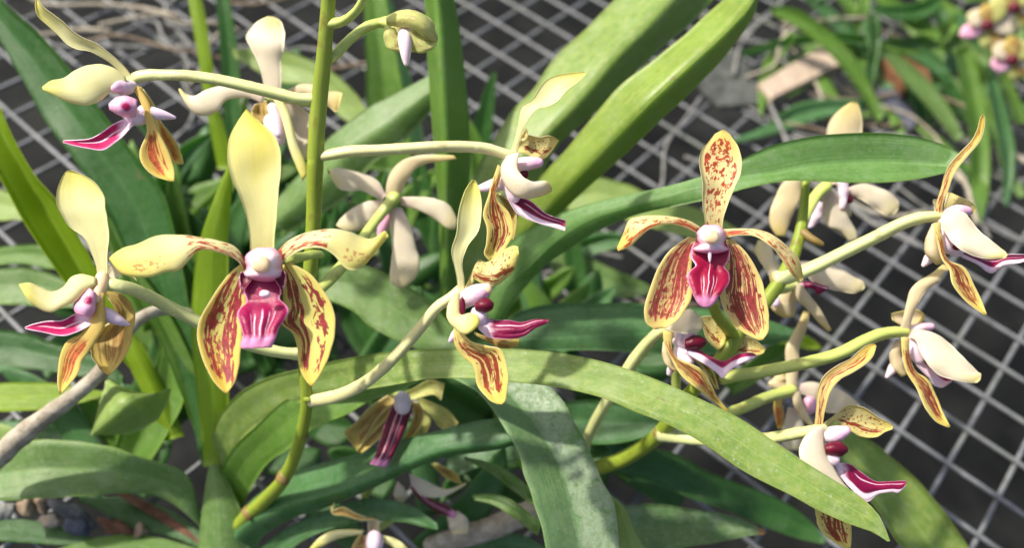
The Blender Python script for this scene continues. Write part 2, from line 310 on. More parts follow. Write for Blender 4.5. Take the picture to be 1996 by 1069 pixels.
# ------------------------------------------------------------------ mesh builders
def cr(P, n):
    """Catmull-Rom through the rows of P, n+1 samples, spaced by chord."""
    P = np.asarray(P, float); k = len(P)
    if k == 2: return np.linspace(P[0], P[1], n + 1)
    seg = np.maximum(np.linalg.norm(np.diff(P, axis=0), axis=1), 1e-6) if P.shape[1] < 3 else np.maximum(np.linalg.norm(np.diff(P[:, :2], axis=0), axis=1), 1e-6)
    t = np.concatenate([[0], np.cumsum(seg)]); s = np.linspace(0, t[-1], n + 1)
    mth = np.zeros_like(P)
    for i in range(k):
        if i == 0: mth[i] = (P[1] - P[0]) / (t[1] - t[0])
        elif i == k - 1: mth[i] = (P[-1] - P[-2]) / (t[-1] - t[-2])
        else:
            a = (P[i] - P[i - 1]) / (t[i] - t[i - 1]); b = (P[i + 1] - P[i]) / (t[i + 1] - t[i]); h0, h1 = t[i] - t[i - 1], t[i + 1] - t[i]
            mth[i] = (a * h1 + b * h0) / (h0 + h1)
    o = np.empty((n + 1, P.shape[1])); idx = np.clip(np.searchsorted(t, s, side='right') - 1, 0, k - 2)
    for j, (x, i) in enumerate(zip(s, idx)):
        h = t[i + 1] - t[i]; f = (x - t[i]) / h
        o[j] = (2*f**3-3*f*f+1)*P[i] + (f**3-2*f*f+f)*h*mth[i] + (-2*f**3+3*f*f)*P[i+1] + (f**3-f*f)*h*mth[i+1]
    return o

def link(name, verts, faces, uvs, mats, origin, parent, fm=None):
    me = bpy.data.meshes.new(name)
    me.from_pydata([tuple(v - origin) for v in verts], [], faces)
    uvl = me.uv_layers.new(name="UVMap")
    li = np.empty(len(me.loops), dtype=np.int32); me.loops.foreach_get("vertex_index", li)
    uvl.data.foreach_set("uv", np.asarray(uvs, dtype=np.float32)[li].ravel())
    for mm in mats: me.materials.append(mm)
    if fm is not None: me.polygons.foreach_set("material_index", np.asarray(fm, dtype=np.int32))
    me.polygons.foreach_set("use_smooth", np.ones(len(me.polygons), dtype=bool))
    me.update()
    o = bpy.data.objects.new(name, me); COL.objects.link(o)
    if parent is not None: o.parent = parent
    return o

class Thing:
    def __init__(s, name, label, cat, origin, group=None):
        s.o = bpy.data.objects.new(name, None); COL.objects.link(s.o); s.o.empty_display_size = .01
        s.org = np.array(origin, float); s.o.location = s.org
        s.o['label'] = label; s.o['category'] = cat
        if group: s.o['group'] = group
FRONT = {}
def strip(T, name, rows, mats, D=None, dz=None, fold=0.0, tilt=0.0, cup=True, nu=22, nv=8, thick=.0008, wave=0.0, ridges=None, Z=None, parent=None, seed=None, jit=.03):
    """A leaf or petal: rows of left edge, (midrib,) right edge in photo pixels; D metres from the lens plane, dz / fold / tilt in mm."""
    rng = random.Random(seed if seed is not None else sum(map(ord, name)) + len(rows))
    R = []
    for i, r in enumerate(rows):
        r = list(r)
        if len(r) == 4: r = [r[0], r[1], (r[0] + r[2]) / 2, (r[1] + r[3]) / 2, r[2], r[3]]
        if Z:
            for j in range(0, 6): r[j] = r[j] / Z[2] + Z[j % 2]
        R.append(r[:6])
    R = np.array(R, float); k = len(R)
    mid = R[:, 2:4].copy(); sg = np.concatenate([[0], np.cumsum(np.linalg.norm(np.diff(mid, axis=0), axis=1))]); tt = sg / sg[-1]
    Dl = np.interp(tt, np.linspace(0, 1, len(D)), D) if isinstance(D, (list, tuple)) else np.full(k, D)
    if dz is not None: Dl = Dl + np.interp(tt, np.linspace(0, 1, len(dz)), dz) * .001
    fl = (np.interp(tt, np.linspace(0, 1, len(fold)), fold) if isinstance(fold, (list, tuple)) else np.full(k, fold)) * .001
    tl = (np.interp(tt, np.linspace(0, 1, len(tilt)), tilt) if isinstance(tilt, (list, tuple)) else np.full(k, tilt)) * .001
    A = np.column_stack([mid, R[:, 0:2], R[:, 4:6], Dl, fl, tl])
    S = cr(A, nu)
    if jit:
        tq = np.linspace(0, 1, nu + 1)
        for lo in (2, 4):
            w_ = sum(rng.uniform(-1, 1) * np.sin(tq * k_ + rng.uniform(0, 6.28)) for k_ in (7, 13, 23, 41)) * jit * .5
            S[:, lo:lo + 2] = S[:, 0:2] + (S[:, lo:lo + 2] - S[:, 0:2]) * (1 + w_)[:, None]
    wid = np.linalg.norm(S[:, 2:4] - S[:, 4:6], axis=1); wm = wid.max()
    vs = np.linspace(-1, 1, nv + 1); P = np.empty((nu + 1, nv + 1, 3)); ph = rng.random() * 6.28
    for i in range(nu + 1):
        M, L, Rr, d, f_, t_ = S[i, 0:2], S[i, 2:4], S[i, 4:6], S[i, 6], S[i, 7], S[i, 8]
        wr = min(1, wid[i] / wm)
        for j, v in enumerate(vs):
            if cup:   # smooth cross-section
                xy = ((L * (v * v - v) + Rr * (v * v + v)) / 2 + M * (1 - v * v)); prof = 1 - v * v
            else:
                a = math.sqrt(v * v + .006); a1 = math.sqrt(1.006); e = a / a1
                e0 = math.sqrt(.006) / a1; e = (e - e0) / (1 - e0)
                xy = M + ((L - M) if v < 0 else (Rr - M)) * abs(v); prof = 1 - e
            dd = d + f_ * wr * prof - t_ * wr * v * .5
            if wave: dd += wave * .001 * wr * (abs(v) ** 1.5) * math.sin(ph + i / nu * 13 + (2.1 if v > 0 else 0))
            if ridges: dd -= ridges[0] * .001 * wr * max(0, math.sin(math.pi * min(1, max(0, (i / nu - ridges[2]) / (ridges[3] - ridges[2]))))) * (.5 + .5 * math.cos(v * math.pi * ridges[1])) * (1 - v ** 4)
            P[i, j] = at(xy[0], xy[1], dd)
    du = np.gradient(P, axis=0); dv = np.gradient(P, axis=1); n = np.cross(du, dv); ln = np.linalg.norm(n, axis=2, keepdims=True); n = n / np.maximum(ln, 1e-12)
    for i in range(nu + 1):           # keep degenerate tips sane
        for j in range(nv + 1):
            if ln[i, j, 0] < 1e-11: n[i, j] = n[max(0, i - 1), j] if i else n[min(nu, 1), j]
    if np.sum(n * (CAM - P)) < 0: n = -n; flip = True
    else: flip = False
    tv = thick * .5 * (1 - .75 * np.abs(vs) ** 5); tu = np.minimum(1, .45 + (1 - np.linspace(0, 1, nu + 1)) * 6)
    off = n * (tu[:, None] * tv[None, :])[..., None]
    top = (P + off).reshape(-1, 3); bot = (P - off).reshape(-1, 3); nn = len(top); W = nv + 1
    uv = [(i / nu, j / nv) for i in range(nu + 1) for j in range(nv + 1)]
    faces = []; fm = []
    for i in range(nu):
        for j in range(nv):
            a, b, c, d = i * W + j, i * W + j + 1, (i + 1) * W + j + 1, (i + 1) * W + j
            t = (a, d, c, b) if flip else (a, b, c, d)
            if not flip: pass
            t = t if True else t
            faces.append(t if _up(top, t, n.reshape(-1, 3)) else t[::-1]); fm.append(0)
            t2 = faces[-1][::-1]; faces.append(tuple(x + nn for x in t2)); fm.append(1)
    rim = [j for j in range(W)] + [i * W + nv for i in range(1, nu + 1)] + [nu * W + j for j in range(nv - 1, -1, -1)] + [i * W for i in range(nu - 1, 0, -1)]
    for a, b in zip(rim, rim[1:] + rim[:1]): faces.append((a, b, b + nn, a + nn)); fm.append(1)
    if not isinstance(mats, (list, tuple)): mats = [mats, mats]
    return link(name, np.vstack([top, bot]), faces, uv + uv, mats, T.org, parent or T.o, fm)
def _up(V, f, n):
    a, b, c, d = (V[x] for x in f); k = np.cross(c - a, d - b); return np.dot(k, n[f[0]] + n[f[2]]) >= 0

def tube3(T, name, pts, rad, mat, seg=10, n=None, parent=None, wob=0.0, squash=1.0, round_end=True, lobes=0.0):
    """pts: world points, rad: metres per point."""
    pts = np.array(pts, float); A = np.column_stack([pts, np.array(rad, float)])
    k = n or max(6, (len(pts) - 1) * 5)
    # arc-length resample in 3-D
    sg = np.concatenate([[0], np.cumsum(np.linalg.norm(np.diff(pts, axis=0), axis=1))])
    B = np.column_stack([A[:, :3] * 1000, A[:, 3]]); S = cr(B, k); C = S[:, :3] / 1000; r = np.maximum(S[:, 3], 1e-5)
    tan = np.gradient(C, axis=0); tan /= np.maximum(np.linalg.norm(tan, axis=1, keepdims=True), 1e-12)
    ref = np.cross(tan[0], (0.3, 0.2, 0.93)); ref /= np.linalg.norm(ref)
    V = []; uv = []; rng = random.Random(len(name) + len(pts)); rings = []
    cen = [(C[0] - tan[0] * r[0] * .0, 0.0, tan[0], 0)]
    seq = []
    if round_end: seq += [(C[0] - tan[0] * r[0] * .8, r[0] * .45, 0), (C[0] - tan[0] * r[0] * .35, r[0] * .88, 0)]
    seq += [(C[i], r[i], i) for i in range(k + 1)]
    if round_end: seq += [(C[-1] + tan[-1] * r[-1] * .4, r[-1] * .86, k), (C[-1] + tan[-1] * r[-1] * .8, r[-1] * .45, k)]
    for s, (c, rr, i) in enumerate(seq):
        t = tan[i]; ref = ref - t * np.dot(ref, t); ref /= np.linalg.norm(ref); b = np.cross(t, ref)
        for g in range(seg):
            a = 2 * math.pi * g / seg; q_ = rr * (1 + wob * (rng.random() - .5) + lobes * math.cos(3 * a + s * .06) + lobes * .5 * math.sin(s * .9 + 1.3) * (s % 7 == 0))
            V.append(c + ref * math.cos(a) * q_ + b * math.sin(a) * q_ * squash); uv.append((s / (len(seq) - 1), g / seg))
    faces = []
    for s in range(len(seq) - 1):
        for g in range(seg):
            h = (g + 1) % seg; faces.append((s * seg + g, s * seg + h, (s + 1) * seg + h, (s + 1) * seg + g))
    faces.append(tuple(range(seg - 1, -1, -1))); faces.append(tuple((len(seq) - 1) * seg + g for g in range(seg)))
    return link(name, V, faces, uv, [mat], T.org, parent or T.o)
def tube(T, name, pts, mat, Z=None, D=None, **kw):
    if name in ("flower_stalk", "stalk"): kw.setdefault("lobes", .085); kw.setdefault("seg", 18); pts = [(p[0], p[1], p[2] * (1.18 if i == 0 else 1.3 if i == len(pts) - 1 and len(pts) > 5 else 1), *p[3:]) for i, p in enumerate(pts)]
    if name == "flower_stem": kw.setdefault("lobes", .03); kw["seg"] = 18
    """pts: (x, y, r px[, D])"""
    P = []; R = []
    k = len(pts)
    for i, p in enumerate(pts):
        x, y, r = p[:3]
        d = p[3] if len(p) > 3 else (np.interp(i / (k - 1), np.linspace(0, 1, len(D)), D) if isinstance(D, (list, tuple)) else D)
        if Z: x = x / Z[2] + Z[0]; y = y / Z[2] + Z[1]; r = r / Z[2]
        P.append(at(x, y, d)); R.append(r * d / F)
    return tube3(T, name, P, R, mat, **kw)
def blob(T, name, c, rad, D, mat, Z=None, depth=1.0, rot=0.0, parent=None, lump=0.0, seg=20, rings=12, taper=0.0, seed=1):
    x, y = c; rx, ry = rad
    if Z: x = x / Z[2] + Z[0]; y = y / Z[2] + Z[1]; rx /= Z[2]; ry /= Z[2]
    C = at(x, y, D); s = D / F; cr_, sr_ = math.cos(rot), math.sin(rot)
    ex = (RT * cr_ - UP * sr_) * rx * s; ey = (UP * cr_ + RT * sr_) * ry * s; ez = -FW * min(rx, ry) * s * depth
    V = []; uv = []; faces = []; rng = random.Random(seed); ph = [rng.random() * 6 for _ in range(6)]
    for i in range(rings + 1):
        th = math.pi * i / rings
        for g in range(seg):
            a = 2 * math.pi * g / seg
            d = np.array([math.sin(th) * math.cos(a), math.cos(th), math.sin(th) * math.sin(a)])
            f = 1 + lump * (math.sin(3 * d[0] + ph[0] + 2 * d[1]) + math.sin(4 * d[1] + ph[1] - 3 * d[2]) + .6 * math.sin(7 * d[2] + ph[2] + 5 * d[0])) / 2.6
            tp = 1 + taper * d[1]
            V.append(C + (ex * d[0] * tp + ey * d[1] + ez * d[2] * tp) * f); uv.append((i / rings, g / seg))
    for i in range(rings):
        for g in range(seg):
            h = (g + 1) % seg; faces.append((i * seg + g, i * seg + h, (i + 1) * seg + h, (i + 1) * seg + g))
    return link(name, V, faces, uv, [mat], T.org, parent or T.o)

# ------------------------------------------------------------------ ground and bench
def simple(name, V, faces, mat, origin=(0, 0, 0)):
    return link(name, [np.array(v, float) for v in V], faces, [(v[0], v[1]) for v in V], [mat], np.array(origin, float), None)
g = simple("ground", [(-60, -60, -.62), (60, -60, -.62), (60, 60, -.62), (-60, 60, -.62)], [(0, 1, 2, 3)], M_GROUND); g['kind'] = 'structure'
T = Thing("wire_bench", "galvanised square wire mesh bench top under the orchid plants", "bench", (0, .35, 0))
e1 = np.array([math.cos(YAW), math.sin(YAW), 0]); e2 = np.array([math.sin(YAW), -math.cos(YAW), 0])
def gpt(i, j, z): return e1 * (i + OX) * CELL + e2 * (j + OY) * CELL + np.array([0, 0, z])
WR = .00125
def wire(p, q):
    return tube3(T, "wire", [p + (q - p) * t for t in (0, .25, .5, .75, 1)], [WR] * 5, M_WIRE, seg=8, n=12)
ii = []; cams = []
for i in range(-50, 40):
    L = [j for j in range(-50, 40) if gpt(i, j, 0)[1] > -.1 and gpt(i, j, 0)[1] < 1.25 and abs(gpt(i, j, 0)[0]) < .85]
    if len(L) > 3: wire(gpt(i, L[0], -WR), gpt(i, L[-1], -WR))
for j in range(-50, 40):
    L = [i for i in range(-50, 40) if gpt(i, j, 0)[1] > -.1 and gpt(i, j, 0)[1] < 1.25 and abs(gpt(i, j, 0)[0]) < .85]
    if len(L) > 3: wire(gpt(L[0], j, WR * .9), gpt(L[-1], j, WR * .9))

# ------------------------------------------------------------------ plants
def leaf(T, rows, mat, D, fold=3, tilt=0, Z=None, thick=.0014, nu=34, nv=10, wave=.4, **k):
    return strip(T, "leaf", rows, mat, D=D, fold=fold, tilt=tilt, cup=k.pop('cup', False), Z=Z, thick=thick, nu=nu, nv=nv, wave=wave, **k)
ZA = (0, 0, 2.672); ZB = (400, 0, 2.672); ZC = (0, 300, 2.673); ZD = (350, 380, 2.673); ZE = (0, 660, 2.614); ZF = (400, 660, 2.613)
Z1 = (780, 100, 2.672); Z2 = (800, 440, 2.969); Z3 = (1150, 200, 2.227); Z4 = (1480, 160, 2.672); Z5 = (1480, 480, 2.672)
Z6 = (1150, 580, 3.34); Z7 = (1450, 700, 2.897); Z8 = (900, 660, 2.613); Z9 = (1150, 0, 2.359)

# --- the plant whose flower spike stands in front on the left
p1 = Thing("orchid_plant", "orchid plant with fanned strap leaves rising from the mesh below the large ridged yellow flower", "plant", gp(420, 1040), "orchid plants on the wire bench")
leaf(p1, [(400,960,440,985),(409,905,450,925),(414,850,466,868),(425,815,483,845),(447,785,512,825),(480,757,546,805),(527,735,583,786),(580,721,640,772),(645,706,700,762),(725,691,760,752),(805,683,830,740),(900,680,910,738),(992,681,988,744),(1091,689,1076,754),(1206,715,1183,779),(1283,742,1237,802),(1359,775,1302,828),(1436,813,1367,863),(1500,855,1450,920),(1588,914,1554,973),(1643,948,1598,997),(1685,976,1657,1023),(1716,1010,1700,1038),(1735,1056,1730,1057)],
     LA, [.352,.335,.305,.288,.278,.270,.262,.256,.252,.248], fold=1.2, tilt=[-3,3,6,6,5,4], nu=70)
leaf(p1, [(402,1040,440,1047),(412,985,468,998),(425,930,492,950),(450,880,517,910),(500,830,565,873),(560,780,608,838),(640,745,668,812),(700,735,726,781),(760,720,784,760),(815,728,824,742)], LM, [.358,.345,.325,.312,.305,.300], fold=2, tilt=[-2,6,7], nu=44)
leaf(p1, [(405,1085,425,1090,500,1085),(488,978,478,1024,512,1046),(584,920,553,989,570,1012),(668,893,637,966,645,987),(729,874,725,935,726,952),(859,840,859,878,862,894),(974,817,985,862,986,873),(1020,820,1025,850,1028,860)], LT, [.352,.338,.325,.315,.305,.300], fold=-7, tilt=3, nu=44)
strip(p1, "leaf_sheath", [(384,1100,430,1100,488,1095),(390,1040,428,1040,482,1035),(396,985,424,985,462,980),(402,940,418,935,440,932),(408,905,414,900,420,898)], LG, D=[.346,.344,.345], fold=-5, thick=.0015, nv=12)
leaf(p1, [(500,1075,545,1090),(560,1030,590,1055),(640,995,650,1032),(700,975,725,1017),(745,974,783,1018),(806,989,821,1027),(853,1022,853,1034)], LT, [.345,.33,.325], fold=2, tilt=5)
leaf(p1, [(1050,1100,1105,1090),(1025,1000,1085,1045),(1005,870,1045,985),(985,765,945,895),(945,690,878,843),(830,640,770,800),(700,600,640,792),(560,550,500,800),(400,530,350,812),(200,522,180,820),(80,555,60,826),(-60,600,-60,832)], LG, [.355,.342,.335,.33,.328,.33], fold=[1,4,3], tilt=[2,-4,7,9], Z=ZE, nu=50)
leaf(p1, [(400,800,400,830),(520,810,600,930),(650,815,720,985),(800,850,860,1010),(950,930,1000,1065),(1040,1010,1060,1090)], LD, [.365,.362,.36], fold=2, tilt=4, Z=ZE)
tube(p1, "leaf_sheath", [(610,790,16),(720,850,24),(850,925,28),(950,985,24),(1030,1050,16)], M_SHEATH, Z=ZE, D=[.35,.352], squash=.5, wob=.1)
leaf(p1, [(-60,920,-60,1030),(150,930,150,1045),(320,965,300,1055),(475,1022,455,1050)], LD, [.36,.352], fold=2, tilt=5, Z=ZE)
leaf(p1, [(250,1090,290,1120),(480,1022,500,1100),(700,1003,700,1080),(880,1035,870,1095),(1010,1075,990,1110)], LM, [.35,.345], fold=2, tilt=6, Z=ZE)
leaf(p1, [(392,905,425,922),(375,820,412,850),(344,715,395,740),(310,625,375,640),(269,543,357,530),(239,476,340,450),(209,412,318,380),(172,352,268,308),(135,300,213,235),(82,225,134,133),(41,150,75,66),(0,80,12,8),(-45,0,-20,-40)], LD, [.35,.348,.345,.343,.345,.35,.355], fold=[-3,4,4], tilt=2, nu=50)
leaf(p1, [(300,770,310,760,322,750),(200,655,225,645,247,632),(124,547,168,542,190,530),(75,476,124,463,151,459),(37,416,86,400,109,391),(0,345,48,330,66,340),(-32,290,8,262,20,258),(-60,230,-25,200,0,208)], LB, [.352,.345,.338,.335,.335], fold=11, tilt=-2, nu=40)
leaf(p1, [(398,910,432,905),(385,780,445,780),(373,650,448,650),(376,560,446,560),(386,480,445,470),(410,405,450,400),(432,350,455,345),(455,303,461,300)], LB, [.345,.335,.325,.318], fold=-1.4, tilt=-2, wave=.7)
leaf(p1, [(402,905,424,892),(365,800,402,788),(330,710,372,698),(300,640,337,628),(270,580,302,570),(240,520,255,512)], LM, [.352,.345,.34], fold=3)
leaf(p1, [(320,860,360,850),(275,760,312,740),(245,700,282,680),(222,650,250,638),(205,600,215,596)], LB, [.355,.35,.348], fold=-3)
leaf(p1, [(560,640,760,640),(640,420,880,440),(760,250,940,300),(800,120,930,200),(820,20,900,60)], LM, [.352,.35,.352], fold=4, Z=ZE)
leaf(p1, [(468,493,470,492,478,489),(500,360,525,440,560,491),(532,260,590,380,690,478),(548,212,650,330,790,422),(625,258,720,300,850,332),(700,288,790,285,873,253)], LP, [.318,.324,.33], fold=-15, tilt=-3, Z=ZE, nv=12)
leaf(p1, [(240,760,240,735),(220,742,222,715),(170,737,170,688),(110,727,110,670),(60,720,60,653),(-40,722,-40,638)], LD, [.352,.355,.36], fold=2, tilt=-5)
leaf(p1, [(205,772,205,764),(160,785,160,757),(110,796,110,748),(50,801,50,746),(-40,804,-40,750)], LB, [.35,.348,.35], fold=1, tilt=-5)
leaf(p1, [(150,600,150,560),(120,600,125,545),(60,596,60,522),(-40,592,-40,528)], LG, [.375,.38], fold=2, tilt=-4)
leaf(p1, [(150,530,150,500),(100,525,90,478),(40,515,30,478),(-40,520,-40,490)], LM, [.385,.39], fold=2, tilt=-4)
leaf(p1, [(90,480,100,440),(45,430,50,390),(10,430,10,372),(-40,430,-40,360)], LP, [.40,.41], fold=2, tilt=-4)
leaf(p1, [(180,850,180,800),(100,880,90,815),(30,880,20,820),(-40,890,-40,830)], LT, [.365,.37], fold=2, tilt=-4)
leaf(p1, [(150,900,200,930),(60,850,90,920),(10,830,10,900),(-40,820,-40,880)], LP, [.36,.36], fold=2, tilt=4)
tube(p1, "aerial_root", [(-25,915,19),(28,862,21),(90,812,18),(150,768,15),(205,716,15),(245,650,13),(280,617,12),(325,604,11),(372,612,9)], M_ROOT, D=[.315,.312,.312,.318,.33], wob=.12, seg=12)
st1 = tube(p1, "flower_stem", [(644,-60,14,.252),(640,0,14,.256),(636,50,14,.258),(629,130,15,.262),(622,195,16,.265),(618,240,16,.266),(614,320,16,.268),(612,400,15,.272),(607,500,14,.276),(601,560,13,.279),(595,640,12,.282),(593,720,11,.285),(598,790,11.5,.290),(585,860,12,.300),(556,930,13,.315),(522,970,14,.328),(485,1004,14,.338),(460,1030,13,.345)], M_STEM, seg=14, n=90)
for (x, y, r, d, dx, dy) in [(553,932,14.2,.3135,4,8),(486,1001,15,.336,5,5),(603,778,12.4,.2878,0,4)]:
    tube(p1, "stem_node", [(x+dx,y-dy,r*.97,d),(x,y,r,d),(x-dx,y+dy,r*.97,d)], M_NODE if r < 15.5 and y > 800 else M_STEM, parent=st1, n=4, seg=14, round_end=False)

# --- second plant: rear and centre leaves
p2 = Thing("orchid_plant", "orchid plant with upright blades behind the flowers and one lime crusted hanging leaf", "plant", gp(900, 880), "orchid plants on the wire bench")
leaf(p2, [(862,720,872,720,885,720),(860,640,870,640,886,640),(859,560,870,560,890,560),(855,420,869,420,908,420),(846,280,867,280,916,280),(836,150,861,150,906,150),(828,0,851,0,886,0),(820,-80,840,-80,865,-80)], LM, [.352,.348,.342,.338,.335], fold=-14, tilt=-2, nu=40)
leaf(p2, [(520,410,530,440,560,450),(600,320,640,340,690,372),(636,273,681,292,725,322),(714,213,737,256,776,287),(774,180,793,213,830,228),(850,140,850,168,862,192)], LG, [.372,.365,.36], fold=-6, tilt=3)
leaf(p2, [(450,95,455,112),(550,97,545,158),(610,118,600,168),(660,150,640,198),(700,190,662,227),(722,228,690,244)], LP, [.43,.425,.42], fold=2)
leaf(p2, [(716,330,800,340),(714,205,795,240),(712,100,775,120),(706,-20,748,-20)], LM, [.43,.42,.42], fold=4)
leaf(p2, [(770,300,830,300),(760,200,812,200),(745,110,790,110),(735,20,770,20),(735,-30,750,-30)], LT, [.45,.44], fold=-4)
leaf(p2, [(915,310,952,310),(930,220,962,220),(956,142,968,138)], LD, [.46,.45], fold=2)
leaf(p2, [(425,330,460,330),(405,230,432,230),(388,120,413,120),(367,0,393,0),(360,-40,380,-40)], LB, [.42,.41,.41], fold=-1, wave=.6)
leaf(p2, [(440,330,490,330),(436,240,472,240),(430,120,466,120),(420,-10,446,-10)], LD, [.43,.43], fold=3)
leaf(p2, [(880,580,910,585,940,590),(895,440,950,440,985,440),(922,347,990,358,1045,362),(948,295,1040,288,1090,280),(990,231,1087,240,1153,225),(1042,171,1152,168,1213,170),(1091,100,1207,102,1282,98),(1150,50,1264,46,1342,50),(1205,-10,1312,-10,1395,-8),(1260,-70,1370,-70,1450,-70)], LA, [.352,.352,.355,.362,.372,.382], fold=[-4,-15,-20], tilt=-2, nu=50, nv=12)
leaf(p2, [(975,490,985,490,1005,490),(1010,420,1050,428,1072,432),(1042,362,1100,372,1114,394),(1117,276,1177,292,1197,320),(1203,175,1262,205,1282,240),(1298,98,1347,125,1352,172),(1362,42,1422,55,1424,95),(1408,0,1465,5,1473,20),(1440,-28,1478,-25,1480,-20)], LL, [.352,.335,.325,.320,.320], fold=[-4,-14,-16], tilt=-2, nu=44, nv=12)
leaf(p2, [(938,630,950,640,968,645),(950,590,968,605,990,610),(965,540,985,560,1012,575),(992,474,1030,520,1062,518),(1049,437,1080,470,1112,484),(1117,407,1140,430,1167,450),(1203,384,1215,405,1236,420),(1290,366,1295,385,1307,403),(1370,343,1375,362,1387,388),(1440,313,1446,347,1457,367),(1500,285,1510,341,1522,353),(1574,267,1574,329,1574,352),(1659,259,1659,321,1667,356),(1744,261,1744,320,1744,354),(1811,273,1805,322,1806,345),(1852,289,1837,325,1846,336),(1872,302,1852,327,1868,331)], LR, [.335,.322,.308,.295,.288,.284,.283,.282], fold=[-2,-4,-4,3,5,5], tilt=[0,2,3,6,6], nu=70, nv=12)
leaf(p2, [(872,735,950,722,1035,725),(900,746,988,765,1080,763),(946,779,1030,813,1114,813),(977,825,1058,850,1140,857),(1007,874,1082,890,1157,897),(1026,936,1108,950,1176,941),(1045,997,1122,1010,1197,990),(1062,1060,1133,1069,1209,1065),(1075,1125,1140,1130,1215,1125)], LC, [.31,.30,.29,.285,.282,.282], fold=[3,6,6], tilt=[2,-2,-3], nu=50, nv=14)
leaf(p2, [(1160,950,1175,960),(1190,975,1215,990),(1205,1020,1235,1030),(1210,1080,1262,1080)], LP, [.30,.30], fold=-1, wave=.6)
leaf(p2, [(1190,990,1190,1075),(1283,984,1283,1075),(1359,995,1359,1065),(1417,1005,1417,1055),(1462,1020,1460,1046),(1493,1036,1491,1043)], LTB, [.335,.33,.33], fold=2, tilt=5)
leaf(p2, [(1180,860,1190,920),(1225,875,1225,925),(1300,880,1270,940),(1380,920,1340,970),(1436,943,1400,990),(1500,966,1490,1027),(1560,1000,1550,1050),(1612,1052,1606,1062)], LD, [.36,.372,.378], fold=3, tilt=5)
leaf(p2, [(1625,815,1622,830,1615,845),(1662,842,1650,868,1636,888),(1697,860,1672,900,1650,930),(1741,895,1722,945,1692,970),(1786,936,1757,990,1722,1012),(1828,984,1792,1035,1752,1060),(1862,1029,1822,1075,1782,1092),(1900,1085,1855,1110,1822,1122)], LA, [.35,.348,.345], fold=[4,7,7], tilt=2, nu=40)
leaf(p2, [(620,520,620,580),(690,513,680,602),(750,533,730,642),(810,568,790,672),(860,613,850,688),(905,655,890,692)], LG, [.345,.338,.335], fold=3, tilt=4)
leaf(p2, [(945,650,950,668,955,675),(1036,600,1040,663,1040,683),(1103,592,1110,660,1110,683),(1180,592,1180,655,1180,684),(1250,592,1250,652,1250,690),(1310,598,1310,650,1310,692),(1400,605,1400,650,1400,690),(1500,625,1500,650,1500,672),(1560,648,1560,655,1560,660)], LT, [.338,.335,.34], fold=-3, tilt=5)
leaf(p2, [(1100,385,1105,410),(1150,347,1150,412),(1220,358,1200,422),(1280,385,1260,442),(1340,400,1320,457),(1400,425,1390,466),(1437,446,1432,460)], LP, [.43,.42], fold=2, tilt=4)
leaf(p2, [(1070,490,1070,520),(1120,490,1100,552),(1180,518,1170,572),(1240,543,1230,580),(1272,560,1270,574)], LG, [.43,.425], fold=2, tilt=4)
leaf(p2, [(1020,800,1020,850),(1110,783,1110,862),(1180,783,1190,867),(1260,800,1260,852),(1312,822,1312,840)], LT, [.35,.345], fold=3, tilt=4)
leaf(p2, [(905,892,908,898),(960,905,955,922),(1005,930,1000,957),(1045,962,1038,985)], LG, [.32,.315], fold=2)
leaf(p2, [(920,966,925,975),(970,966,965,987),(1010,985,1005,1013),(1055,1022,1048,1045)], LG, [.32,.315], fold=2)
leaf(p2, [(870,860,870,940),(950,830,940,910),(1010,820,1000,900),(1060,815,1060,870)], LT, [.35,.35], fold=2, tilt=4)
leaf(p2, [(830,1050,830,1100),(930,1040,930,1090),(1030,1050,1030,1090),(1080,1080,1080,1095)], LT, [.355,.35], fold=2, tilt=4)
leaf(p2, [(1180,910,1230,940),(1100,850,1160,900),(1060,830,1100,850)], LM, [.36,.36], fold=3)
tube(p2, "aerial_root", [(840,1062,18),(900,1048,22),(960,1030,23),(1030,1000,22),(1080,985,18)], M_ROOT, D=[.345,.345], wob=.1)
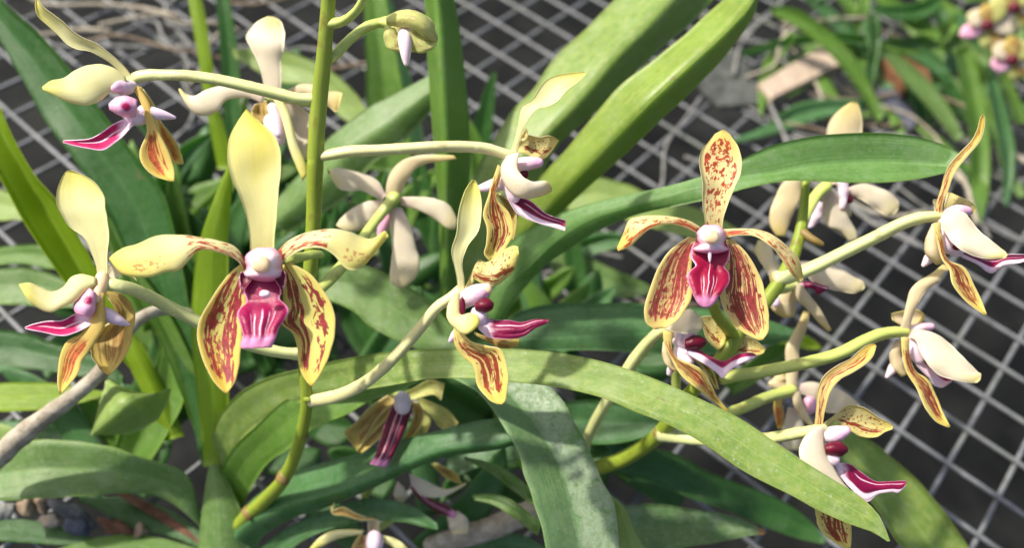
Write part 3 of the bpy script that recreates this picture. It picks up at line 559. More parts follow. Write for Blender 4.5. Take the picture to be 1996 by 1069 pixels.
# filler blades deeper in the clump
rng = random.Random(11)
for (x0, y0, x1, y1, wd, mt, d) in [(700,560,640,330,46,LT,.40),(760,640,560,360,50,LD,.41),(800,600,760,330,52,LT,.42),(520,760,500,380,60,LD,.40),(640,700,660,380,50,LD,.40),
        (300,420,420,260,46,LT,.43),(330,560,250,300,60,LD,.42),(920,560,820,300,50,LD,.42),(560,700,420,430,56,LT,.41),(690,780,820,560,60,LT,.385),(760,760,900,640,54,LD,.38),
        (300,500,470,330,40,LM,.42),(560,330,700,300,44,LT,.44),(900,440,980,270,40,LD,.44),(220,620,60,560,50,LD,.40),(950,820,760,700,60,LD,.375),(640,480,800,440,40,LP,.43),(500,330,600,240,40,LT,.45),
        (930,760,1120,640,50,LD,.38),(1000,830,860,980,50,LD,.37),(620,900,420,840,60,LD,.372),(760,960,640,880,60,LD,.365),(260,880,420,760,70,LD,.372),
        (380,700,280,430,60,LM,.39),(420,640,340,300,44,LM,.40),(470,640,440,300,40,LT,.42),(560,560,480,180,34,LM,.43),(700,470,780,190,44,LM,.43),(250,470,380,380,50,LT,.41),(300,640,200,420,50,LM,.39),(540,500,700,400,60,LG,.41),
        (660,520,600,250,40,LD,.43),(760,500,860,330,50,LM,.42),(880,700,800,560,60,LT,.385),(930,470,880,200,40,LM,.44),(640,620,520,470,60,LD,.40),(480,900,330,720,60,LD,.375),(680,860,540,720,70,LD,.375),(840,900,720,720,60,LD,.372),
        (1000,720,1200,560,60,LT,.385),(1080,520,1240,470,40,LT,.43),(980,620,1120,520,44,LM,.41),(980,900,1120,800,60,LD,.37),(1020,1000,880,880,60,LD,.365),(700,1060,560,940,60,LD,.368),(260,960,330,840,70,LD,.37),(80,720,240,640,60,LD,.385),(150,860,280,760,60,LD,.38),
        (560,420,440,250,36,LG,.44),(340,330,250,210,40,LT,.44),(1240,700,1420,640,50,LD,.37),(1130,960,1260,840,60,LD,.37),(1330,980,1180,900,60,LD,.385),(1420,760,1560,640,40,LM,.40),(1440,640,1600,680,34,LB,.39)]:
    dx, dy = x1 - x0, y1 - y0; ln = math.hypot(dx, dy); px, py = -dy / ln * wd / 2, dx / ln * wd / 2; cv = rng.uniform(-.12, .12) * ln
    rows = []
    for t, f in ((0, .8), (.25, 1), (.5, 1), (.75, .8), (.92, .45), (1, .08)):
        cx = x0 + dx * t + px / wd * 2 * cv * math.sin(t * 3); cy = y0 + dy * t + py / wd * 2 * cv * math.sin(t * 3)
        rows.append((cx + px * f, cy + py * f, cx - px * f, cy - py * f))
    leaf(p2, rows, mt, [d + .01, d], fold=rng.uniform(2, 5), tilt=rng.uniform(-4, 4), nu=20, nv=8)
rng = random.Random(29)
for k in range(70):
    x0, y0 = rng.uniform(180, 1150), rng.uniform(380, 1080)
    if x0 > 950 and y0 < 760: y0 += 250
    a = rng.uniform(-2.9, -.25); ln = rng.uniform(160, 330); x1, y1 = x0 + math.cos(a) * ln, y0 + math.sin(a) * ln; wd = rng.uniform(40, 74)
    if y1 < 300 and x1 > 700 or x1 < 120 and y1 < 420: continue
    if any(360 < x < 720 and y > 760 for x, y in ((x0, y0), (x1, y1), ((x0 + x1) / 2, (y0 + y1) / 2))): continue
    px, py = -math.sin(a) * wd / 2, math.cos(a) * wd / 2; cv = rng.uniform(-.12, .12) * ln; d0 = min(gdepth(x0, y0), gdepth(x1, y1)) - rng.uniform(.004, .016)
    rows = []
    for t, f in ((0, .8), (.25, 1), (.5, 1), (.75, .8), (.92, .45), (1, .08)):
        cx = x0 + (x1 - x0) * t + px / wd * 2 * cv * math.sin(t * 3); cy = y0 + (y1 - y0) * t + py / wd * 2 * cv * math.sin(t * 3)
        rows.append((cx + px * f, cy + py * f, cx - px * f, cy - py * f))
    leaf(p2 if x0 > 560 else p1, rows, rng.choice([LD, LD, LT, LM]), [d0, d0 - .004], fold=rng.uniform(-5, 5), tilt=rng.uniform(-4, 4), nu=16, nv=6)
# second flower stem, right of the hanging leaf
st2 = tube(p2, "flower_stem", [(1572,330,8,.30),(1567,400,8.5,.297),(1560,450,11,.294),(1545,500,13,.291),(1520,548,14,.288),(1490,590,14,.286),(1440,645,15,.283),(1415,690,16,.282),(1385,728,15,.283),(1350,762,14,.286),(1290,842,15,.305),(1240,882,15,.318),(1175,910,15,.33),(1110,922,14,.34),(1050,930,13,.35)], M_STEM, seg=14, n=80)
tube(p2, "stem_node", [(1566,455,10,.2925),(1578,463,8,.291),(1590,470,7,.29),(1602,476,5,.29)], M_NODE, parent=st2)
for (x, y, r, d, dx, dy) in [(1292,840,15.4,.3038,4,5)]:
    tube(p2, "stem_node", [(x+dx,y-dy,r*.97,d),(x,y,r,d),(x-dx,y+dy,r*.97,d)], M_STEM, parent=st2, n=4, seg=14, round_end=False)

# ------------------------------------------------------------------ flowers
GRP = "orchid flowers on the two spikes"
def flower(label, c, D, Z=None, grp=GRP, name="orchid_flower", cat="flower"):
    x, y = c
    if Z: x = x / Z[2] + Z[0]; y = y / Z[2] + Z[1]
    return Thing(name, label, cat, at(x, y, D), grp)
def pet(T, name, rows, mats, D, Z=None, dz=None, fold=0.0, tilt=0.0, wave=.25, **k):
    return strip(T, name, rows, mats, D=D, dz=dz, fold=fold, tilt=tilt, Z=Z, wave=wave, thick=k.pop('thick', .00085), nu=k.pop('nu', 26), nv=k.pop('nv', 10), **k)

# 1 large frontal flower, left
D = .238
f = flower("large yellow flower facing the camera with plain upper sepal and ridged magenta lip", (507, 515), D)
pet(f, "upper_sepal", [(488,505,534,503),(487,480,535,478),(485,450,537,450),(478,415,540,414),(466,380,543,376),(450,345,546,337),(443,305,547,298),(446,272,537,268),(457,247,514,244),(470,227,495,229),(479,214,484,214)], [P_BLOTCH, P_BACK], D, dz=[1,-1,-3,-2,1.5], fold=[1,1.5,2.5,-1,-2], tilt=[0,1,-1])
pet(f, "petal", [(350,350,338,395),(300,280,300,345),(200,240,200,300),(100,222,100,292),(15,210,45,345),(-70,208,-5,395),(-135,218,-65,402),(-190,245,-140,424),(-240,262,-230,426),(-295,278,-300,412),(-335,300,-330,385),(-367,330,-362,340)], [P_STREAK, P_BACK], D, Z=ZD, dz=[0,-4,-5,-3,-1], fold=[0,-1.5,-2,-1.5], tilt=[0,4,5,3], wave=.5, nu=34)
pet(f, "petal", [(500,300,535,360),(560,245,575,322),(640,205,635,287),(740,183,700,275),(830,180,765,287),(890,193,815,325),(940,215,850,370),(985,232,890,391),(1020,222,945,380),(1050,200,1000,325),(1078,193,1060,252),(1087,212,1082,225)], [P_STREAK, P_BACK], D, Z=ZD, dz=[0,-3,-4,-2,1], fold=[0,-1.5,-2,-1.5], tilt=[0,4,4,3], wave=.5, nu=34)
pet(f, "lower_sepal", [(315,365,352,385),(265,405,352,440),(213,470,352,500),(150,570,348,570),(105,650,333,650),(92,740,323,740),(112,830,317,830),(145,910,306,910),(187,985,284,985),(218,1018,262,1018),(238,1036,246,1036)], [P_LATL, P_BACK], D, Z=ZD, dz=[1,0,-1,-3,-5], fold=[1,2.5,3,2], tilt=-2, nv=14, nu=34)
pet(f, "lower_sepal", [(538,365,575,352),(540,440,680,413),(540,520,757,513),(538,600,802,598),(530,672,810,668),(585,718,805,740),(614,800,787,815),(621,870,762,880),(638,935,731,940),(662,975,708,975),(681,998,690,996)], [P_LATR, P_BACK], D, Z=ZD, dz=[1,0,-1,-3,-5], fold=[1,2.5,3,2], tilt=2, nv=14, nu=34)
lp = pet(f, "lip", [(335,405,530,395),(322,440,542,425),(325,490,542,470),(345,535,526,515),(345,568,522,545),(315,592,555,575),(300,620,569,602),(312,660,548,650),(325,700,518,695),(333,740,505,735),(318,785,492,775),(325,803,482,797)], [M_LIPF, M_PINK], D, Z=ZD, dz=[0,-1.5,-3,-7,-9,-9.5], fold=[-1,0,1,-1], ridges=(1.6, 2.5, .42, .98), nv=26, nu=40, wave=.6)
pet(f, "side_lobe", [(318,470,330,520),(312,420,345,480),(325,400,375,445)], [M_LIPDARK, M_ROSE], D - .004, Z=ZD, fold=1, parent=lp, nu=12)
pet(f, "side_lobe", [(530,520,545,470),(520,480,552,415),(495,440,540,392)], [M_LIPDARK, M_ROSE], D - .004, Z=ZD, fold=1, parent=lp, nu=12)
blob(f, "callus", (445,518), (30,20), D - .0085, M_SPUR, Z=ZD, parent=lp, lump=.1)
co = pet(f, "column", [(392,282,496,280),(355,306,524,306),(345,345,534,348),(346,392,532,392),(322,418,550,412),(368,436,520,438),(412,450,478,452)], [M_COL, M_PINK], D - .002, Z=ZD, fold=[-3,-6,-6.5,-5,-2], nu=18, nv=14, jit=.05, wave=0)
blob(f, "anther_cap", (424,362), (50,46), D - .0078, M_CAP, Z=ZD, depth=.55, parent=co, lump=.1)
tube(f, "flower_stalk", [(575,335,26),(640,325,24),(705,312,22),(735,312,20)], M_PEDG, Z=ZD, D=[.252,.262,.268])

# 2 frontal flower, right
D = .25
f = flower("red spotted flower facing the camera with crimson lip and maroon lower sepals", (525, 600), D, Z3)
pet(f, "upper_sepal", [(503,560,575,565),(500,520,575,540),(490,450,590,468),(488,400,615,400),(490,350,637,350),(478,290,657,290),(475,240,658,240),(490,198,642,190),(520,163,622,160),(550,130,602,132),(572,120,588,121)], [P_HDOR, P_BACK], D, Z=Z3, dz=[1,-1,-2,0,2], fold=[1,1.5,2,1,-1])
pet(f, "petal", [(485,545,470,575),(440,518,425,550),(380,500,368,530),(300,491,305,532),(220,495,245,560),(170,512,203,600),(143,575,165,630),(117,630,123,647)], [P_HPET, P_BACK], D, Z=Z3, dz=[0,-3,-4,-2,0], fold=[0,-1.5,-1.5], tilt=[0,4,4], nu=30)
pet(f, "petal", [(578,549,588,588),(660,548,648,577),(740,555,718,582),(800,580,775,617),(862,632,818,662),(907,682,850,712),(922,740,880,752),(927,772,908,777)], [P_HPET, P_BACK], D, Z=Z3, dz=[0,-3,-4,-2,0], fold=[0,-1.5,-1.5], tilt=[0,4,4], nu=30)
pet(f, "lower_sepal", [(428,582,465,590),(350,640,448,655),(300,710,440,730),(268,790,443,790),(244,860,440,848),(236,920,410,905),(250,965,375,950),(283,986,332,978)], [P_HLATL, P_BACK], D, Z=Z3, dz=[1,0,-1,-2], fold=[1,2.5,3,2], tilt=-2, nv=14, nu=32)
pet(f, "lower_sepal", [(592,595,625,595),(592,680,692,670),(580,760,737,755),(566,840,762,840),(585,905,774,905),(625,965,777,955),(678,1008,771,1002),(732,1034,750,1031)], [P_HLAT, P_BACK], D, Z=Z3, dz=[1,0,-1,-2], fold=[1,2.5,3,2], tilt=2, nv=14, nu=32)
lp = pet(f, "lip", [(455,605,590,610),(440,640,606,638),(442,685,600,690),(458,708,582,712),(432,732,602,738),(422,750,608,756),(430,790,598,792),(445,828,570,832),(455,850,555,850),(475,880,535,878),(493,892,517,891)], [M_LIPH, M_PINK], D, Z=Z3, dz=[0,-2,-3,-6,-8,-8], fold=[-1,1,1,-1], ridges=(1.4, 2.5, .35, .95), nv=24, nu=36, wave=.7)
blob(f, "callus", (520,655), (8,40), D - .005, M_SPUR, Z=Z3, parent=lp)
co = pet(f, "column", [(492,536,560,536),(470,556,582,556),(464,590,588,590),(470,622,584,622),(446,640,600,640),(500,655,556,655)], [M_COL, M_PINK], D - .002, Z=Z3, fold=[-3,-6,-6.5,-5,-2], nu=18, nv=14, jit=.05, wave=0)
blob(f, "anther_cap", (529,584), (33,30), D - .0080, M_CAP, Z=Z3, depth=.55, parent=co, lump=.1)
tube(f, "flower_stalk", [(530,850,22,.262),(545,905,24,.268),(590,970,26,.276),(625,1010,26,.282)], M_STEM, Z=Z3)

# 3 upper-left side flower
D = .262
f = flower("yellow side view flower with rose column on the highest long pale stalk", (690, 440), D, ZA)
pet(f, "upper_sepal", [(662,425,692,405),(600,350,642,340),(530,300,562,270),(465,267,497,222),(405,258,432,195),(350,232,382,165),(300,180,332,115),(240,125,272,70),(195,80,222,32),(182,40,208,8),(188,-10,198,-12)], [P_PLAIN, P_BACK], D, Z=ZA, dz=[0,-2,-4,-6], fold=[0,1,2], tilt=3)
pet(f, "petal", [(655,405,660,440),(600,358,605,455),(520,334,552,500),(440,345,490,541),(372,380,420,547),(335,406,350,532),(262,422,282,496),(220,452,224,468)], [P_PLAIN, P_BACK], D - .004, Z=ZA, dz=[0,-3,-6,-8], fold=[0,-2,-2.5], tilt=3, wave=.5)
pet(f, "lower_sepal", [(690,455,722,450),(735,540,775,530),(757,630,802,620),(765,690,828,692),(727,790,864,762),(745,862,892,832),(805,918,907,892),(884,944,907,946)], [P_ORS, P_BACK], D - .001, Z=ZA, dz=[0,-2,-3], fold=[-2,1,2.5], tilt=-2)
pet(f, "lower_sepal", [(722,452,745,465),(770,540,800,540),(815,640,842,640),(830,720,882,690),(872,800,922,750),(902,850,947,810),(950,856,957,850)], [P_ORS, P_BACK], D + .006, Z=ZA, fold=2, tilt=-3)
co = tube(f, "column", [(690,450,30),(655,455,40),(620,452,38),(598,462,24)], M_CTUBE, Z=ZA, D=[D-.001,D-.006], seg=14)
lp = pet(f, "lip", [(705,615,690,652),(660,618,650,700),(590,648,600,742),(530,690,535,782),(470,722,450,772),(390,730,380,757),(328,732,327,742)], [M_LIPR, M_PINK], D - .004, Z=ZA, dz=[0,-2,-4], fold=2.5, tilt=3, nv=14)
pet(f, "side_lobe", [(715,520,705,605),(660,500,672,612),(605,508,625,602),(566,540,572,572)], [M_LOBE, M_ROSE], D - .006, Z=ZA, parent=lp, fold=-2.5, nu=14, dz=[1,-1,-2])
blob(f, "anther_cap", (596,465), (18,24), D - .006, M_CAP, Z=ZA, parent=co, depth=.7)
tube(f, "lip_base", [(660,560,42),(700,610,46),(740,615,38)], M_PINK, Z=ZA, D=[D-.003,D-.001], parent=lp)
tube(f, "spur", [(740,580,34),(800,590,34),(860,602,24),(908,612,10)], M_SPUR, Z=ZA, D=[D-.001,D+.001], parent=lp)
tube(f, "flower_stalk", [(672,425,20),(700,408,27),(760,394,29),(850,392,28),(1000,398,29),(1150,420,29),(1336,462,30),(1450,490,31),(1560,516,32),(1640,520,28)], M_PED, Z=ZA, D=[D+.001,D,.262,.264,.2655], n=40)

# 4 left side flower
D = .252
f = flower("yellow side view flower with pink lip beside the grey aerial root", (525, 680), D, ZC)
pet(f, "upper_sepal", [(508,660,560,655),(500,590,560,590),(470,510,562,500),(430,430,570,430),(370,390,564,360),(313,310,550,290),(293,230,542,220),(303,170,502,160),(328,110,452,120),(350,86,382,87)], [P_PLAIN, P_BACK], D, Z=ZC, dz=[0,-1,-2,1], fold=[1,1.5,2])
pet(f, "petal", [(500,645,500,685),(420,628,445,715),(370,645,402,760),(330,695,330,797),(275,720,265,828),(215,697,193,803),(150,672,138,752),(99,680,104,690)], [P_DSP, P_PLAIN][::-1], D - .003, Z=ZC, dz=[0,-3,-5], fold=-1.5, tilt=4, wave=.5)
pet(f, "petal", [(545,650,570,668),(560,595,605,650),(590,568,655,600),(640,575,715,665)], [P_WHITE, P_BACK], D + .004, Z=ZC, fold=1)
pet(f, "lower_sepal", [(203,568,214,585),(230,570,222,602),(256,592,222,625),(264,614,190,645),(258,645,175,670),(254,672,178,692),(240,702,190,712),(222,724,202,727),(214,732,211,732)], [P_OLIVE, P_BACK], D + .006, fold=[0,3,3], dz=[0,2,-1])
pet(f, "lower_sepal", [(188,570,204,572),(184,600,205,605),(176,625,203,640),(158,650,187,665),(128,668,172,690),(117,695,159,705),(113,725,151,730),(112,750,134,752),(117,769,121,767)], [P_ORS, P_BACK], D - .003, fold=[-2,0,2.5], dz=[0,-2,-4])
co = tube(f, "column", [(535,640,34),(528,680,38),(515,720,34),(505,760,24)], M_CAP, Z=ZC, D=[D,D-.004], seg=14)
lp = pet(f, "lip", [(480,835,478,890),(400,833,420,922),(330,868,328,950),(240,874,222,930),(170,890,165,920),(129,905,131,912)], [M_LIPR, M_PINK], D - .004, Z=ZC, dz=[0,-2,-4], fold=2, tilt=3, nv=14)
pet(f, "side_lobe", [(468,700,498,730),(420,748,500,790),(380,798,492,832),(398,838,472,855)], [M_LOBE, M_ROSE], D - .005, Z=ZC, parent=lp, fold=-2.5, nu=14)
tube(f, "spur", [(520,820,34),(570,845,36),(630,875,24),(672,892,8)], M_SPUR, Z=ZC, D=[D-.002,D+.001], parent=lp)
tube(f, "flower_stalk", [(205,552,10,D+.002),(222,556,12,D),(260,566,12.5,.256),(300,584,12.5,.262),(345,608,12.5,.268),(390,631,12.5,.272),(450,660,12,.276),(520,682,11.5,.279),(578,690,12,.281),(595,690,11,.282)], M_PED, n=40)

# 5 rear white flower behind the stem
D = .297
f = flower("pale cream flower with its back turned partly hidden behind the thick green stem", (345, 510), D, ZB)
pet(f, "upper_sepal", [(310,510,395,500),(300,420,397,400),(270,320,397,310),(230,240,413,230),(211,190,416,180),(238,145,407,140),(283,103,387,102),(322,85,358,86)], [P_WHITE, P_WHITE], D, Z=ZB, dz=[0,-1,-2,2], fold=-1, wave=.6)
pet(f, "petal", [(310,500,300,540),(200,455,220,510),(100,443,110,522),(0,470,62,582),(-60,500,0,606),(-105,485,-55,590),(-130,462,-95,545),(-138,462,-133,480)], [P_WHITE, P_BACK], D - .003, Z=ZB, fold=-1, dz=[0,-3,-2], wave=.6)
pet(f, "petal", [(420,470,440,530),(500,438,520,500),(560,440,580,520),(640,475,650,560),(700,478,682,582),(716,485,692,578)], [P_CREAM, P_BACK], D + .004, Z=ZB, fold=-1, wave=.6)
pet(f, "lower_sepal", [(345,500,387,500),(380,570,427,560),(415,680,457,660),(440,780,482,750),(475,870,527,860),(507,942,537,902)], [P_PLAIN, P_BACK], D - .003, Z=ZB, fold=-1, dz=[0,-2,-2])
pet(f, "lower_sepal", [(400,510,440,515),(425,600,545,600),(450,720,548,720),(490,830,535,830)], [P_GREY, P_OLIVE], D + .007, Z=ZB, fold=2)
pet(f, "lower_sepal", [(255,545,320,520),(240,600,330,590),(290,640,330,660)], [P_OLIVE, P_GREY], D + .005, Z=ZB, fold=2)
lp = blob(f, "lip", (360,680), (54,88), D, M_PINK, Z=ZB, rot=-.25, lump=.12, depth=.7)
tube(f, "spur", [(350,560,28),(375,640,32),(385,700,22)], M_SPUR, Z=ZB, D=[D-.003,D-.005], parent=lp)
tube(f, "flower_stalk", [(345,505,22,D),(420,515,24,D-.003),(500,522,26,.285),(570,545,26,.272)], M_PED, Z=ZB)

# 6 bud
D = .268
f = flower("half opened green bud with a pale pink spur hanging below it", (1000, 120), D, ZB, "orchid flower buds", "flower_bud", "flower bud")
blob(f, "sepal", (1065,170), (138,100), D, M_SPUR if False else P_BUD, Z=ZB, lump=.05, depth=.9, taper=.12, rot=-.12)
pet(f, "sepal", [(945,85,950,130),(1000,58,1010,140),(1090,55,1100,160),(1160,95,1160,215),(1212,190,1205,225)], [P_BUD, P_BUD], D - .0125, Z=ZB, fold=-4, dz=[2,-1.5,2])
pet(f, "sepal", [(935,135,990,150),(930,200,1010,190),(950,250,1020,240),(1010,272,1060,250)], [P_BUD, P_BUD], D - .0115, Z=ZB, fold=-1, wave=.6)
pet(f, "sepal", [(1030,180,1090,150),(1080,262,1140,200),(1130,276,1180,225),(1180,255,1205,232)], [P_BUD, P_BUD], D - .0125, Z=ZB, fold=-1, wave=.6)
tube(f, "spur", [(1040,170,36,D-.010),(1040,215,36,D-.014),(1043,260,31,D-.0145),(1045,305,22,D-.0145),(1046,332,13,D-.0145)], M_BUDSPUR, Z=ZB, seg=14)
tube(f, "flower_stalk", [(640,315,22,.263),(672,292,26,.2635),(720,240,26,.264),(780,185,25,.265),(850,137,26,.266),(920,118,26,.267),(985,120,34,.266)], M_PEDG, Z=ZB, n=30)
f = flower("green flower stalk bending upward near the top of the thick stem", (660, 125), .258, ZB, None, "flower_stalk", "flower stalk")
tube(f, "stalk", [(625,128,28,.258),(660,122,29,.2575),(710,112,25,.256),(760,80,23,.254),(800,35,22,.252),(830,-30,22,.25),(850,-90,26,.248)], M_PEDG, Z=ZB, n=26)

# 7 rear centre flower, back view
D = .312
f = flower("pale flower seen from behind hanging below a horizontal cream stalk", (768, 388), D)
pet(f, "upper_sepal", [(752,385,776,388),(752,365,786,368),(762,335,795,350),(785,312,812,328),(815,303,835,318),(850,302,862,314),(885,303,890,310)], [P_CREAM, P_BACK], D, dz=[0,-4,-8], fold=-1, wave=.6)
pet(f, "petal", [(745,392,752,380),(730,384,738,355),(705,372,705,338),(680,372,675,330),(655,362,650,328),(637,325,640,340)], [P_GREY, P_BACK], D + .002, fold=-1, wave=.6)
pet(f, "petal", [(780,400,782,384),(820,412,815,384),(850,430,850,388),(875,447,880,405),(888,447,892,430)], [P_GREY, P_BACK], D - .001, fold=-1, wave=.6)
pet(f, "lower_sepal", [(748,392,760,405),(720,392,745,415),(690,405,725,432),(665,425,700,450),(655,440,672,452)], [P_GREY, P_OLIVE], D + .003, fold=-1, wave=.6)
pet(f, "lower_sepal", [(758,405,784,405),(760,440,800,440),(765,490,812,485),(760,530,818,510),(765,555,808,545),(778,562,788,562)], [P_GREY, P_BACK], D - .002, fold=-1, wave=.6)
tube(f, "lip", [(758,420,10),(748,440,11),(742,458,8)], M_ROSE, D=[D+.003,D+.004])
tube(f, "flower_stalk", [(770,385,11,D-.003),(748,412,10.5,D-.004),(720,448,10,.303),(700,478,10,.297),(660,528,12,.285),(625,562,12,.279),(605,575,11,.278)], M_PEDG, n=30)

# 8 upper middle flower
D = .268
f = flower("side view flower with dark magenta lip on the long horizontal cream stalk", (565, 560), D, Z1)
pet(f, "upper_sepal", [(573,530,602,530),(598,450,632,440),(620,350,668,355),(630,290,717,300),(690,250,772,288),(718,200,822,262),(763,148,867,207),(848,117,922,167),(958,107,969,121)], [P_PLAIN, P_PLAIN], D, Z=Z1, dz=[0,-2,-3,0], fold=[0,1,2], tilt=2)
pet(f, "petal", [(618,470,608,528),(655,440,640,530),(720,445,690,552),(790,443,760,555),(828,465,802,502)], [P_SPK, P_BACK], D + .006, Z=Z1, fold=2)
pet(f, "petal", [(622,448,640,470),(645,420,662,445),(652,402,660,406)], [P_SPK, P_BACK], D + .004, Z=Z1, fold=1, nu=10)
pet(f, "petal", [(553,548,622,528),(526,600,614,570),(527,650,612,610),(558,717,640,653),(620,762,690,678),(700,764,745,675),(770,742,777,688),(787,733,792,712)], [P_WHITE, P_BACK], D - .007, Z=Z1, dz=[3,-1,-2,0], fold=-1.3, tilt=3, wave=.6)
co = tube(f, "column", [(590,600,34),(640,590,38),(690,582,34),(725,580,26)], M_CTUBE, Z=Z1, D=[D-.001,D-.001], seg=14)
blob(f, "anther_cap", (722,580), (16,22), D - .001, M_CAP, Z=Z1, parent=co)
lp = pet(f, "lip", [(570,735,560,765),(600,742,590,820),(680,780,650,868),(760,845,730,898),(815,868,800,918),(862,882,858,936)], [M_LIPB, M_PINK], D - .001, Z=Z1, dz=[0,-1,-2], fold=2, tilt=3, nv=14)
blob(f, "side_lobe", (645,640), (24,26), D - .001, M_LIPDARK, Z=Z1, parent=lp, depth=.8)
tube(f, "lip_base", [(590,640,40),(580,700,46),(590,760,38)], M_PINK, Z=Z1, D=[D-.001,D], parent=lp)
tube(f, "spur", [(560,680,40),(500,695,38),(440,710,26),(382,720,8)], M_SPUR, Z=Z1, D=[D,D+.002], parent=lp)
pet(f, "lower_sepal", [(510,590,530,610),(478,680,522,660),(460,750,502,760),(433,850,572,850),(453,930,592,940),(448,1010,572,990),(438,1060,532,1050),(470,1098,490,1100)], [P_BRS, P_BACK], D - .003, Z=Z1, dz=[0,-2,-3], fold=[-2,2,3], tilt=-2)
pet(f, "lower_sepal", [(500,740,525,750),(530,790,592,800),(560,860,607,880),(575,940,600,940),(585,985,590,985)], [P_OLIVE, P_BACK], D + .005, Z=Z1, fold=2)
tube(f, "flower_stalk", [(575,545,26,D),(520,525,28,D),(450,505,29,.268),(330,496,30,.2675),(200,497,30,.2665),(60,505,30,.2665),(-100,515,29,.2665),(-280,525,30,.2665),(-395,545,28,.2675),(-440,550,24,.268)], M_PEDW, Z=Z1, n=44)

# 9 middle lower flower
D = .246
f = flower("side view flower with brown striped sepal hanging in front of the arching leaf", (275, 410), D, Z2)
pet(f, "upper_sepal", [(892,568,906,566),(891,545,905,543),(886,520,901,515),(880,490,911,482),(890,455,933,450),(893,420,939,415),(900,390,938,385),(910,365,932,362),(920,351,926,351)], [P_PLAIN, P_PLAIN], D, dz=[0,-1,0,2], fold=[0,1,2], tilt=-2)
pet(f, "petal", [(312,372,342,372),(350,290,367,330),(395,200,375,310),(440,213,422,337),(500,180,482,352),(550,135,560,302),(600,117,602,252),(624,122,624,182)], [P_SPK, P_PLAIN], D + .003, Z=Z2, fold=-2.5, tilt=3, wave=.5)
pet(f, "petal", [(248,395,287,388),(213,480,287,470),(217,550,302,520),(262,602,337,507),(320,630,372,514),(370,602,397,538),(386,586,402,560)], [P_PLAIN, P_BACK], D - .007, Z=Z2, dz=[3,0,-2], fold=-1, tilt=-2, wave=.5)
co = tube(f, "column", [(300,440,48),(350,410,56),(410,385,52),(445,365,34)], M_CTUBE, Z=Z2, D=[D,D-.004], seg=14)
blob(f, "anther_cap", (450,365), (22,30), D - .005, M_CAP, Z=Z2, parent=co, rot=-.4)
blob(f, "column_foot", (300,470), (20,50), D - .0065, M_LIPDARK, Z=Z2, parent=co, lump=.15, depth=.4)
lp = pet(f, "lip", [(400,545,395,600),(440,538,440,642),(500,550,520,655),(570,550,590,655),(640,562,660,640),(720,545,715,600),(800,546,800,560)], [M_LIPS, M_PINK], D - .003, Z=Z2, dz=[0,-2,-3], fold=-1, tilt=3, nv=16, ridges=(.9, 2, .2, 1))
pet(f, "side_lobe", [(376,450,378,490),(415,424,408,500),(458,428,446,500),(484,452,474,486)], [M_LIPDARK, M_LIPDARK], D - .005, Z=Z2, parent=lp, fold=-2.5, nu=14)
blob(f, "side_lobe", (392,525), (52,52), D - .004, M_SPUR, Z=Z2, parent=lp, depth=.8, lump=.1)
pet(f, "lower_sepal", [(250,585,292,600),(255,680,352,670),(298,755,442,697),(363,812,522,720),(378,872,557,800),(390,930,563,890),(430,985,555,970),(475,1022,545,1020),(502,1034,530,1036)], [P_BRS, P_BACK], D - .004, Z=Z2, dz=[0,-2,-4], fold=[0,2,3], tilt=3, nv=14, nu=32)
pet(f, "lower_sepal", [(370,620,385,640),(440,640,440,667),(520,648,500,702),(600,648,560,712),(630,658,625,702)], [P_OLIVE, P_OLIVE], D + .006, Z=Z2, fold=-1, wave=.6)
tube(f, "spur", [(290,600,28),(255,640,26),(232,668,14)], M_SPUR, Z=Z2, D=[D+.002,D+.004], parent=lp)
tube(f, "flower_stalk", [(898,565,9,D+.001),(880,580,10,D+.001),(850,602,10.5,D+.002),(820,640,11,.252),(790,675,11,.257),(755,712,11.5,.263),(715,745,12,.270),(670,768,12,.278),(630,778,12.5,.285),(606,782,9,.289)], M_PEDW, n=40)

# --- right spike
D = .27
f = flower("cream flower with streaked upper sepal touching the end of the twisted leaf", (935, 700), D, Z4)
pet(f, "upper_sepal", [(918,690,952,690),(922,640,956,640),(945,560,985,560),(960,500,1005,500),(985,440,1032,450),(1010,405,1062,410),(1060,352,1107,358),(1110,298,1152,300),(1140,235,1170,238),(1150,190,1174,186),(1160,170,1168,170)], [P_DSP, P_BACK], D, Z=Z4, dz=[0,-3,-5,-5], fold=[-1,1.5,2], tilt=2)
pet(f, "petal", [(985,572,958,668),(1030,592,1010,662),(1080,612,1070,660),(1115,638,1095,687),(1130,662,1110,690)], [P_SPK, P_BACK], D + .006, Z=Z4, fold=-1, wave=.6)
pet(f, "petal", [(905,612,920,690),(930,615,945,680)], [P_CREAM, P_BACK], D + .005, Z=Z4, fold=1, nu=8)
pet(f, "petal", [(980,670,948,700),(1060,678,946,745),(1102,722,975,792),(1150,780,1020,852),(1212,830,1090,897),(1262,870,1170,920),(1288,892,1250,922),(1293,902,1278,920)], [P_WHITE, P_BACK], D - .005, Z=Z4, dz=[3,-1,-3], fold=-1.4, tilt=2, wave=.7)
co = tube(f, "column", [(945,720,28),(985,690,34),(1040,672,34),(1085,672,24)], M_CTUBE, Z=Z4, D=[D,D+.002], seg=14)
lp = pet(f, "lip", [(985,845,965,870),(1080,880,1060,915),(1160,912,1140,952),(1240,905,1212,997),(1300,898,1262,957),(1370,898,1365,940),(1395,898,1392,930)], [M_LIPB, M_PINK], D + .001, Z=Z4, fold=2, tilt=2, nv=14)
tube(f, "lip_base", [(955,770,36),(975,830,50),(1030,880,36)], M_SPUR, Z=Z4, D=[D,D+.001], parent=lp)
blob(f, "side_lobe", (1032,860), (26,18), D - .003, M_LIPDARK, Z=Z4, parent=lp)
